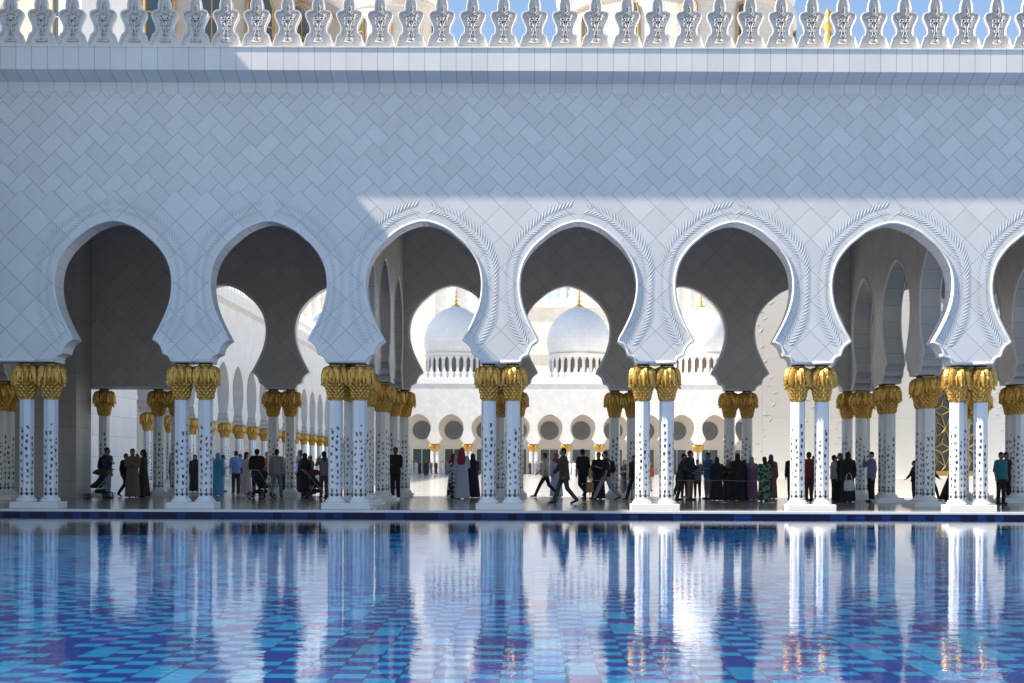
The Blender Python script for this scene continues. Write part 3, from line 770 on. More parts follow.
# shading wing left of the pool (out of frame; its roof throws the slanting shade on the facade)
WG = empty('side_wing', (-18.5, 30, 0), label='tall white marble wing beyond the left end of the pool', cat='building')
bm = bmesh.new(); box(bm, -24, -17, 29.5, 35.2, 0, 22.2); link('wall', finish(bm, 'wall'), M_SQY, WG, world=True)
bm = bmesh.new(); box(bm, -24.2, -16.8, 29.3, 35.22, 22.21, 22.6); link('cornice', finish(bm, 'cornice'), M_PLAIN, WG, world=True)

MN = empty('minaret', (-58, 169.2, 0), label='added white minaret behind the left parapet, shading the far domes', cat='minaret')  # added tower, placed and sized to throw shade on the far domes
bm = bmesh.new(); box(bm, -4.2, 4.2, -4.2, 4.2, 0, 40); link('square_base', finish(bm, 'square_base'), M_PLAIN, MN)
bm = bmesh.new(); lathe(bm, [(4.6, 40.01), (4.6, 72), (5.6, 73), (5.6, 75), (4.4, 75)], 8); link('octagon_stage', finish(bm, 'octagon_stage'), M_PLAIN, MN)
bm = bmesh.new(); lathe(bm, [(4.3, 75.01), (4.3, 94), (5.2, 95), (5.2, 97), (3.0, 97)], 32); link('round_stage', finish(bm, 'round_stage'), M_PLAIN, MN)
bm = bmesh.new(); lathe(bm, [(2.6, 97.01), (2.4, 101), (2.9, 102), (1.4, 104), (.3, 107)], 24); link('lantern', finish(bm, 'lantern'), M_GOLDM, MN)
# ------------------------------------------------------------------ ground, pool, water
YE = 34.8; YN = 2.2; XP = 70; ZWATER = -.165; ZFLOOR = -.47
M_GROUND, g, gb = new_mat('polished_courtyard_marble')
co = g.coord(); s = g.sep(co)
def e_(t, per):
    f = g.m('FRACT', t); return g.m('MULTIPLY', g.m('MINIMUM', f, g.m('SUBTRACT', 1.0, f)), per)
gu = g.m('DIVIDE', s[0], 1.2); gv = g.m('DIVIDE', s[1], 1.2)
d = g.m('MINIMUM', e_(gu, 1.2), e_(gv, 1.2))
ln = g.new('ShaderNodeMapRange'); ln.inputs['From Min'].default_value = .004; ln.inputs['From Max'].default_value = .012; g.put(ln.inputs['Value'], d)
f = g.m('MULTIPLY_ADD', g.white(g.comb(g.m('FLOOR', gu), g.m('FLOOR', gv), 2.0)), .12, .90)
f = g.m('MULTIPLY', f, g.m('MULTIPLY_ADD', g.noise(co, .6, 6, .6), .16, .92)); f = g.m('MULTIPLY', f, g.m('MULTIPLY_ADD', ln.outputs[0], .35, .65))
v = g.new('ShaderNodeVectorMath', operation='SCALE'); v.inputs[0].default_value = (.61, .59, .56); g.put(v.inputs['Scale'], f)
g.put(gb.inputs['Base Color'], v.outputs[0]); g.put(gb.inputs['Roughness'], g.m('MULTIPLY_ADD', g.noise(co, 1.7, 4), .14, .07))
gb.inputs['Specular IOR Level'].default_value = .6
bp = g.new('ShaderNodeBump'); bp.inputs['Distance'].default_value = .003; bp.inputs['Strength'].default_value = .35; g.put(bp.inputs['Height'], g.noise(co, 1.4, 3)); g.put(gb.inputs['Normal'], bp.outputs[0])
bm = bmesh.new(); R = 3000
xs = [-R, -XP, XP, R]; ys_ = [-R, YN, YE + .22, R]
gvv = [[bm.verts.new((x, y, 0)) for x in xs] for y in ys_]
for j in range(3):
    for i in range(3):
        if i == 1 and j == 1: continue
        f_ = bm.faces.new((gvv[j][i], gvv[j][i + 1], gvv[j + 1][i + 1], gvv[j + 1][i])); f_.material_index = 0 if j == 2 else 1
M_PAVE = grid_mat('grey_brown_paving', (0, 1), .6, .6, (.20, .18, .15), rough=.6)  # unseen surround, kept dark to cut bounce onto the facade
link('ground', finish(bm, 'ground', recalc=False), [M_GROUND, M_PAVE], None, kind='structure')
bm = bmesh.new(); box(bm, -XP, XP, YE - .012, YE + .22, -.055, .003)
link('pool_coping', finish(bm, 'pool_coping'), M_PLAIN, None, kind='structure')
M_AF = M_GROUND.copy(); M_AF.name = 'shade_darkened_floor'  # courtyard marble copied darker; the arcade's shade is in the colour
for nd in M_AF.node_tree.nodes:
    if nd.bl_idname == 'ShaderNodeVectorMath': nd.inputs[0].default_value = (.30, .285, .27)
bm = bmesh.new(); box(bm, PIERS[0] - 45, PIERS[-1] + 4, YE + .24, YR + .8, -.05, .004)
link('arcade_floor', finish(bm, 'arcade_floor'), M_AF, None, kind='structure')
# glazed tile band
M_TB, t_, tb = new_mat('glazed_band_tile')
co = t_.coord(); s = t_.sep(co)
u = t_.m('DIVIDE', s[0], .235); r = t_.white(t_.comb(t_.m('FLOOR', u), 5.0, 1.0)); r3 = t_.white(t_.comb(t_.m('FLOOR', t_.m('DIVIDE', s[0], .47)), 2.0, 8.0))
c1 = t_.mix(t_.m('GREATER_THAN', t_.m('ADD', t_.m('MULTIPLY', r, .75), t_.m('MULTIPLY', r3, .25)), .5), (.003, .007, .05, 1), (.007, .035, .14, 1))
fr = t_.m('FRACT', u); ed = t_.m('MULTIPLY', t_.m('MINIMUM', fr, t_.m('SUBTRACT', 1.0, fr)), .235)
c2 = t_.mix(t_.m('LESS_THAN', ed, .003), c1, (.02, .03, .06, 1)); t_.put(tb.inputs['Base Color'], c2); tb.inputs['Roughness'].default_value = .3; tb.inputs['Specular IOR Level'].default_value = .2
bm = bmesh.new(); box(bm, -XP, XP, YE, YE + .2, ZFLOOR - .1, -.056)
for (a, b, c, dd) in ((-XP, XP, YN - .2, YN), (-XP - .2, -XP, YN, YE), (XP, XP + .2, YN, YE)): box(bm, a, b, c, dd, ZFLOOR - .1, -.002)
link('pool_wall', finish(bm, 'pool_wall'), M_TB, None, kind='structure')
# pool floor mosaic
M_PF, p_, pb = new_mat('pool_mosaic')
co = p_.coord(); s = p_.sep(co); TL = .27
su = p_.m('ADD', s[0], p_.m('MULTIPLY', s[1], .0)); TLY = .215; row = p_.m('FLOOR', p_.m('DIVIDE', s[1], TLY))
def hh(k1, k2): return p_.white(p_.comb(k1, k2, 4.4))
shift = p_.m('MULTIPLY', p_.m('FLOOR', p_.m('MULTIPLY', p_.noise(p_.comb(p_.m('MULTIPLY', s[0], .12), p_.m('MULTIPLY', row, .3), 0.0), 1.0, 1), 1.0)), 1.0)
ui = p_.m('FLOOR', p_.m('DIVIDE', su, TL))
kk = p_.m('MODULO', p_.m('ADD', p_.m('ADD', ui, shift), p_.m('ADD', row, 4000.0)), 2.0)
lt = p_.m('LESS_THAN', kk, .5); rnd_ = hh(ui, row); flip = p_.m('GREATER_THAN', rnd_, .86)
lt = p_.m('ABSOLUTE', p_.m('SUBTRACT', lt, flip))
light = p_.mix(hh(row, ui), (.006, .17, .33, 1), (.012, .22, .40, 1)); light = p_.mix(p_.m('GREATER_THAN', hh(p_.m('ADD', ui, 31.0), row), .93), light, (.12, .10, .28, 1)); dark = p_.mix(hh(ui, p_.m('ADD', row, 9.0)), (.003, .007, .13, 1), (.004, .015, .21, 1))
cc = p_.mix(lt, dark, light)
fu = p_.m('FRACT', p_.m('DIVIDE', su, TL)); fv_ = p_.m('FRACT', p_.m('DIVIDE', s[1], TLY))
ed = p_.m('MULTIPLY', p_.m('MINIMUM', p_.m('MINIMUM', fu, p_.m('SUBTRACT', 1.0, fu)), p_.m('MINIMUM', fv_, p_.m('SUBTRACT', 1.0, fv_))), TL)
cc = p_.mix(p_.m('LESS_THAN', ed, .006), cc, (.004, .006, .012, 1))
p_.put(pb.inputs['Base Color'], cc); pb.inputs['Roughness'].default_value = .5
bm = bmesh.new(); bm.faces.new([bm.verts.new(v) for v in ((-XP, YN, ZFLOOR), (XP, YN, ZFLOOR), (XP, YE, ZFLOOR), (-XP, YE, ZFLOOR))])
link('pool_floor', finish(bm, 'pool_floor', recalc=False), M_PF, None, kind='structure')
# water
M_W = bpy.data.materials.new('pool_water'); M_W.use_nodes = True; w = N(M_W.node_tree); w.n.clear()
out = w.new('ShaderNodeOutputMaterial'); mx = w.new('ShaderNodeMixShader'); tr = w.new('ShaderNodeBsdfTransparent'); gl = w.new('ShaderNodeBsdfGlossy'); fr = w.new('ShaderNodeFresnel')
tr.inputs['Color'].default_value = (.66, .88, .98, 1); gl.inputs['Roughness'].default_value = .0; fr.inputs['IOR'].default_value = 1.37; gl.inputs['Color'].default_value = (.97, .98, 1, 1)
co = w.coord()
mp = w.new('ShaderNodeMapping'); mp.inputs['Scale'].default_value = (.75, 1.25, 1); w.put(mp.inputs['Vector'], co)
n1 = w.noise(mp.outputs[0], 3.2, 3, .55); n2 = w.noise(mp.outputs[0], 14.0, 2, .5); n3 = w.noise(mp.outputs[0], .35, 2, .5)
amp = w.m('MULTIPLY_ADD', n3, .9, .55)
hgt = w.m('MULTIPLY', w.m('ADD', n1, w.m('MULTIPLY', n2, .36)), amp)
bp = w.new('ShaderNodeBump'); bp.inputs['Strength'].default_value = 1.0; bp.inputs['Distance'].default_value = RIP; w.put(bp.inputs['Height'], hgt)
w.put(gl.inputs['Normal'], bp.outputs[0]); w.put(fr.inputs['Normal'], bp.outputs[0])
w.put(mx.inputs[0], fr.outputs[0]); w.l.new(tr.outputs[0], mx.inputs[1]); w.l.new(gl.outputs[0], mx.inputs[2]); w.l.new(mx.outputs[0], out.inputs[0])
bm = bmesh.new(); bm.faces.new([bm.verts.new(v) for v in ((-XP, YN, ZWATER), (XP, YN, ZWATER), (XP, YE - .001, ZWATER), (-XP, YE - .001, ZWATER))])
link('water', finish(bm, 'water', recalc=False), M_W, None, kind='structure')

# ------------------------------------------------------------------ people
def capsule(bm, a, b, ra, rb, seg=10):
    a, b = Vector(a), Vector(b)
    for p, r in ((a, ra), (b, rb)):
        bmesh.ops.create_icosphere(bm, subdivisions=2, radius=r, matrix=Matrix.Translation(p))
    d = b - a
    if d.length > 1e-4:
        q = d.to_track_quat('Z', 'Y').to_matrix().to_4x4()
        bmesh.ops.create_cone(bm, cap_ends=True, segments=seg, radius1=ra, radius2=rb, depth=d.length, matrix=Matrix.Translation((a + b) / 2) @ q)
def ellip(bm, c, r):
    bmesh.ops.create_icosphere(bm, subdivisions=3, radius=1, matrix=Matrix.Translation(c) @ Matrix.Diagonal((r[0], r[1], r[2], 1)))
def loft(bm, secs, seg=22, fold=0, ph=0):
    """secs: (cx,cy,z,rx,ry)"""
    rings = []
    for cx, cy, z, rx, ry in secs:
        k = fold * max(0, (1.2 - z))
        rings.append([bm.verts.new((cx + rx * (1 + k * math.sin(7 * a + ph)) * math.cos(a), cy + ry * (1 + k * math.sin(5 * a + ph)) * math.sin(a), z)) for a in [2 * PI * i / seg for i in range(seg)]])
    for A, Bq in zip(rings, rings[1:]):
        for i in range(seg): bm.faces.new((A[i], A[(i + 1) % seg], Bq[(i + 1) % seg], Bq[i]))
    bm.faces.new(list(reversed(rings[0]))); bm.faces.new(rings[-1])
def remesh(bm, name, vox):
    bmesh.ops.recalc_face_normals(bm, faces=bm.faces)
    me = bpy.data.meshes.new(name + '_tmp'); bm.to_mesh(me); bm.free()
    o = bpy.data.objects.new('tmp', me); col.objects.link(o)
    md = o.modifiers.new('r', 'REMESH'); md.mode = 'VOXEL'; md.voxel_size = vox; md.use_smooth_shade = True
    sm = o.modifiers.new('s', 'SMOOTH'); sm.factor = .5; sm.iterations = 2
    dg = bpy.context.evaluated_depsgraph_get(); dg.update()
    out = bpy.data.meshes.new_from_object(o.evaluated_get(dg)); out.name = name
    bpy.data.objects.remove(o); bpy.data.meshes.remove(me)
    return out
# poses: joints, facing -Y, figure 1.75 m tall
def pose(kind, arms):
    j = {}
    lean = .0
    if kind == 'stand': L1 = [(-.09, 0, .92), (-.10, -.015, .50), (-.105, .02, .09)]; L2 = [(.09, 0, .92), (.10, -.01, .50), (.115, .01, .09)]
    elif kind == 'walk': L1 = [(-.09, 0, .91), (-.09, -.17, .53), (-.09, -.30, .10)]; L2 = [(.09, 0, .91), (.09, .07, .50), (.09, .36, .17)]; lean = -.03
    elif kind == 'stride': L1 = [(-.09, 0, .90), (-.09, -.22, .53), (-.09, -.42, .11)]; L2 = [(.09, 0, .90), (.09, .12, .50), (.09, .46, .16)]; lean = -.05
    elif kind == 'step': L1 = [(-.09, 0, .92), (-.09, -.03, .50), (-.09, -.02, .09)]; L2 = [(.09, 0, .92), (.09, -.06, .52), (.09, .30, .28)]; lean = -.03
    elif kind == 'lean': L1 = [(-.09, 0, .90), (-.10, .10, .50), (-.11, .30, .09)]; L2 = [(.09, 0, .90), (.10, .02, .48), (.12, .12, .09)]; lean = -.14
    j['legs'] = (L1, L2); y = lean
    j['pel'] = (0, 0, .96); j['ch'] = (0, y * .7, 1.28); j['nk'] = (0, y, 1.47); j['hd'] = (0, y - .02, 1.635)
    S1 = (-.185, y * .9, 1.415); S2 = (.185, y * .9, 1.415)
    def arm(S, s, mode):
        x = S[0]; yy = S[1]
        if mode == 'down': return [S, (x + s * .045, yy + .03, 1.13), (x + s * .05, yy - .03, .88)]
        if mode == 'swingf': return [S, (x + s * .04, yy - .10, 1.15), (x + s * .03, yy - .27, .98)]
        if mode == 'swingb': return [S, (x + s * .04, yy + .14, 1.15), (x + s * .04, yy + .16, .90)]
        if mode == 'hold': return [S, (x + s * .03, yy - .03, 1.13), (x - s * .07, yy - .27, 1.19)]
        if mode == 'face': return [S, (x + s * .05, yy - .17, 1.25), (x - s * .09, yy - .22, 1.52)]
        if mode == 'push': return [S, (x + s * .03, yy - .10, 1.16), (x, yy - .36, 1.04)]
        if mode == 'cross': return [S, (x + s * .03, yy - .03, 1.14), (x - s * .22, yy - .17, 1.16)]
        if mode == 'out': return [S, (x + s * .18, yy - .08, 1.24), (x + s * .38, yy - .14, 1.30)]
    a1, a2 = arms if isinstance(arms, tuple) else (arms, arms)
    j['arms'] = (arm(S1, -1, a1), arm(S2, 1, a2))
    return j
CACHE = {}
def body_mesh(key):
    if ('body', key) in CACHE: return CACHE[('body', key)]
    j = pose(*key); bm = bmesh.new()
    hd = Vector(j['hd']); nk = Vector(j['nk']); ch = Vector(j['ch'])
    ellip(bm, hd, (.076, .094, .112)); ellip(bm, hd + Vector((0, -.03, -.055)), (.052, .055, .062))
    capsule(bm, hd + Vector((0, -.088, .005)), hd + Vector((0, -.108, -.028)), .010, .015)   # nose
    capsule(bm, hd + Vector((-.022, -.085, -.062)), hd + Vector((.022, -.085, -.062)), .010, .010)  # lips
    capsule(bm, hd + Vector((-.035, -.082, .028)), hd + Vector((.035, -.082, .028)), .012, .012)  # brow
    for s_ in (-1, 1): ellip(bm, hd + Vector((s_ * .078, .008, -.005)), (.013, .022, .034))
    capsule(bm, nk + Vector((0, .01, -.04)), hd + Vector((0, .02, -.06)), .056, .052)
    capsule(bm, Vector(j['arms'][0][0]) * .85 + nk * .15, Vector(j['arms'][1][0]) * .85 + nk * .15, .06, .06)
    ellip(bm, ch, (.165, .112, .20)); ellip(bm, (0, ch.y * .5, 1.10), (.140, .10, .16)); ellip(bm, j['pel'], (.160, .118, .13))
    for h_, k_, a_ in j['legs']:
        capsule(bm, h_, k_, .088, .056); capsule(bm, k_, a_, .056, .038)
        kd = Vector(a_) - Vector(k_)
        lift = kd.y > .2
        toe = Vector((a_[0], a_[1] - .15, max(.03, a_[2] - (.14 if lift else .055))))
        capsule(bm, Vector(a_) + Vector((0, .03, -.04)), toe, .038, .030)
    for S_, E_, Wr in j['arms']:
        capsule(bm, S_, E_, .052, .040); capsule(bm, E_, Wr, .040, .028)
        d = (Vector(Wr) - Vector(E_)).normalized(); palm = Vector(Wr) + d * .045
        capsule(bm, Wr, palm, .026, .034)
    me0 = remesh(bm, 'body', .0155)
    bm = bmesh.new(); bm.from_mesh(me0); bpy.data.meshes.remove(me0)
    # fingers rooted in the palm
    for s_, (S_, E_, Wr) in zip((-1, 1), j['arms']):
        d = (Vector(Wr) - Vector(E_)).normalized(); palm = Vector(Wr) + d * .05
        sd = Vector((0, 1, 0)) if abs(d.y) < .6 else Vector((1, 0, 0)); sd = (sd - d * sd.dot(d)).normalized(); inn = d.cross(sd)
        if inn.x * s_ > 0: inn = -inn
        for q, (off, ln) in enumerate(((-.027, .070), (-.009, .080), (.009, .076), (.026, .058))):
            a = palm + sd * off; m1 = a + d * ln * .55 + inn * .006; e1 = m1 + d * ln * .42 + inn * .024
            tube(bm, [a, a.lerp(m1, .6), m1, e1], [.0095, .009, .0085, .0065], 5)
        a = palm - d * .02 - sd * .03
        tube(bm, [a, a + d * .03 - sd * .022 + inn * .01, a + d * .062 - sd * .024 + inn * .024], [.011, .010, .008], 5)
    for f in bm.faces: f.smooth = True
    me = bpy.data.meshes.new('body'); bm.to_mesh(me); bm.free(); CACHE[('body', key)] = me
    return me
def cloth_mesh(kind, key):
    if (kind, key) in CACHE: return CACHE[(kind, key)]
    j = pose(*key); bm = bmesh.new(); hd = Vector(j['hd']); nk = Vector(j['nk']); ch = Vector(j['ch']); vox = .02
    rnd = random.Random(hash(str(key)) % 999)
    if kind in ('shirt', 'tshirt', 'jacket'):
        x = .022 if kind != 'jacket' else .042
        capsule(bm, Vector(j['arms'][0][0]) * .85 + nk * .15, Vector(j['arms'][1][0]) * .85 + nk * .15, .062 + x, .062 + x)
        ellip(bm, ch, (.165 + x, .112 + x, .20)); zl = .84 if kind != 'jacket' else .74
        loft(bm, [(0, 0, zl, .178 + x, .138 + x), (0, ch.y * .2, 1.0, .160 + x, .120 + x), (0, ch.y * .6, 1.15, .155 + x, .112 + x), (0, ch.y, 1.35, .175 + x, .115 + x)])
        capsule(bm, nk + Vector((0, .01, -.05)), nk + Vector((0, .008, .0)), .085, .068)
        for S_, E_, Wr in j['arms']:
            capsule(bm, S_, E_, .056 + x, .046 + x)
            if kind != 'tshirt': capsule(bm, E_, Vector(E_).lerp(Vector(Wr), .86), .046 + x, .034 + x * .8)
    elif kind == 'trousers':
        loft(bm, [(0, 0, .84, .17, .135), (0, 0, .95, .172, .132), (0, 0, 1.03, .155, .118)])
        for h_, k_, a_ in j['legs']:
            capsule(bm, h_, k_, .104, .075); capsule(bm, k_, Vector(a_) + Vector((0, 0, -.01)), .076, .060)
    elif kind == 'shoes':
        for h_, k_, a_ in j['legs']:
            lift = (Vector(a_) - Vector(k_)).y > .2
            toe = Vector((a_[0], a_[1] - .17, max(.032, a_[2] - (.14 if lift else .055))))
            capsule(bm, Vector(a_) + Vector((0, .035, -.045)), toe, .045, .036); capsule(bm, Vector(a_) + Vector((0, .01, .01)), Vector(a_) + Vector((0, .03, -.03)), .046, .046)
    elif kind == 'robe':
        L1, L2 = j['legs']; yc = (L1[2][1] + L2[2][1]) / 2; sp = abs(L1[2][1] - L2[2][1]) / 2
        loft(bm, [(0, yc, .035, .27, .24 + sp * .8), (0, yc * .9, .25, .255, .225 + sp * .6), (0, yc * .5, .6, .235, .19 + sp * .3), (0, 0, .95, .205, .155), (0, ch.y * .6, 1.15, .190, .140), (0, ch.y, 1.33, .205, .145), (0, nk.y, 1.44, .17, .11), (0, nk.y, 1.50, .07, .07)], 44, fold=.055, ph=rnd.random() * 6)
        for S_, E_, Wr in j['arms']:
            capsule(bm, S_, E_, .082, .078); capsule(bm, E_, Vector(E_).lerp(Vector(Wr), .88), .076, .072)
    elif kind == 'scarf':
        ellip(bm, hd + Vector((0, .022, .012)), (.100, .108, .130)); ellip(bm, hd + Vector((0, .03, -.09)), (.095, .090, .10))
        loft(bm, [(0, nk.y + .01, 1.24, .21, .15), (0, nk.y + .01, 1.36, .205, .148), (0, nk.y + .012, 1.46, .155, .118), (0, nk.y + .015, 1.56, .095, .092)])
    elif kind == 'ghutra':
        ellip(bm, hd + Vector((0, .02, .02)), (.102, .112, .125))
        loft(bm, [(0, nk.y + .09, 1.18, .13, .06), (0, nk.y + .08, 1.36, .16, .085), (0, nk.y + .05, 1.50, .135, .09), (0, nk.y + .03, 1.66, .105, .095)])
    elif kind == 'agal':
        c = hd + Vector((0, .018, .065)); tube(bm, [c + Vector((.093 * math.cos(t * PI / 12), .105 * math.sin(t * PI / 12), .02 * math.sin(t * PI / 12))) for t in range(25)], .012, 6)
        me = finish(bm, kind, True); CACHE[(kind, key)] = me; return me
    elif kind == 'hair':
        ellip(bm, hd + Vector((0, .018, .035)), (.086, .096, .098)); ellip(bm, hd + Vector((0, .045, -.02)), (.076, .066, .07)); vox = .014
    elif kind == 'long_hair':
        ellip(bm, hd + Vector((0, .018, .035)), (.090, .100, .098)); capsule(bm, hd + Vector((0, .05, 0)), hd + Vector((0, .085, -.27)), .085, .065); vox = .016
    elif kind == 'cap':
        ellip(bm, hd + Vector((0, .008, .05)), (.092, .106, .078)); ellip(bm, hd + Vector((0, -.12, .055)), (.065, .065, .012)); vox = .013
    me = remesh(bm, kind, vox); CACHE[(kind, key)] = me
    return me
def eyes_mesh(key):
    if ('eyes', key) in CACHE: return CACHE[('eyes', key)]
    hd = Vector(pose(*key)['hd']); bm = bmesh.new()
    for s_ in (-1, 1): bmesh.ops.create_icosphere(bm, subdivisions=2, radius=.011, matrix=Matrix.Translation(hd + Vector((s_ * .031, -.083, .006))))
    me = finish(bm, 'eyes', True); CACHE[('eyes', key)] = me; return me
SK = {'l': simple('skin_light', (.48, .30, .21), .5), 'm': simple('skin_brown', (.28, .16, .10), .5), 'd': simple('skin_dark', (.11, .06, .04), .5)}
M_HAIR = simple('black_hair', (.012, .010, .009), .45); M_EYE = simple('eye', (.02, .015, .012), .2)
def cm(c, pat=None):
    key = 'cloth_%d_%d_%d' % tuple(int(v * 100) for v in c)
    return simple(key, c, .85, var=.12, vscale=14, bump=.006, bscale=16)
def person(px, yh, yf, face, label, pose_='stand', arms='down', skin='m', group='visitors walking through the arcade', **wear):
    s_ = max(.5, (yf - HY)) / (EYE * PPM); Y = D0 / s_
    H = EYE + (HY - yh) / (PPM * s_); H = min(max(H, 1.45), 1.86) if not wear.pop('child', False) else H
    key = (pose_, arms); k = H / 1.755
    o = empty('person', (wx(px, Y), Y, 0), math.radians(face), label=label, cat='person', group=group); o.scale = (k, k, k)
    body = link('body', body_mesh(key), None, o)
    def put(name, kind, m):
        me = cloth_mesh(kind, key) if kind != 'eyes' else eyes_mesh(key)
        if not me.materials: me.materials.append(m)
        q = link(name, me, None, o); q.material_slots[0].link = 'OBJECT'; q.material_slots[0].material = m
        return q
    if not body.data.materials: body.data.materials.append(SK['m'])
    body.material_slots[0].link = 'OBJECT'; body.material_slots[0].material = SK[skin]
    put('eyes', 'eyes', M_EYE)
    NM = {'shirt': 'shirt', 'tshirt': 'shirt', 'jacket': 'jacket', 'trousers': 'trousers', 'robe': 'robe', 'scarf': 'headscarf', 'ghutra': 'headscarf', 'cap': 'cap', 'hair': 'hair', 'long_hair': 'hair', 'shoes': 'shoes', 'agal': 'head_cord'}
    wear.setdefault('shoes', (.02, .02, .02))
    if not any(w_ in wear for w_ in ('scarf', 'ghutra', 'hair', 'long_hair')): wear['hair'] = (.012, .01, .009)
    for kd, c in wear.items(): put(NM[kd], kd, c if not isinstance(c, tuple) else cm(c))
    return o, Y
BLK = (.012, .012, .014); NVY = (.012, .018, .045); WHT = (.62, .63, .66)
R90, L90 = 90, -90   # +90 faces +x (right in the photo), -90 faces left
M_STRIPE, sn, sb = new_mat('striped_cloth'); sco = sn.sep(sn.coord())
sn.put(sb.inputs['Base Color'], sn.mix(sn.m('GREATER_THAN', sn.m('FRACT', sn.m('MULTIPLY', sco[0], 14.0)), .5), (.33, .34, .38, 1), (.20, .20, .25, 1))); sb.inputs['Roughness'].default_value = .85
M_LEAFY, sn, sb = new_mat('green_print_cloth'); v1 = sn.noise(sn.coord(), 9, 2, .5)
sn.put(sb.inputs['Base Color'], sn.mix(sn.m('GREATER_THAN', v1, .5), (.02, .045, .03, 1), (.14, .27, .19, 1))); sb.inputs['Roughness'].default_value = .85
M_SPOT, sn, sb = new_mat('black_white_print_cloth'); v1 = sn.noise(sn.coord(), 11, 1, .5)
sn.put(sb.inputs['Base Color'], sn.mix(sn.m('GREATER_THAN', v1, .52), (.02, .02, .02, 1), (.6, .6, .6, 1))); sb.inputs['Roughness'].default_value = .85
M_PLAID, sn, sb = new_mat('plaid_cloth'); sco = sn.sep(sn.coord())
sn.put(sb.inputs['Base Color'], sn.mix(sn.m('GREATER_THAN', sn.m('FRACT', sn.m('MULTIPLY', sco[2], 9.0)), .6), (.04, .05, .06, 1), (.20, .25, .27, 1))); sb.inputs['Roughness'].default_value = .85

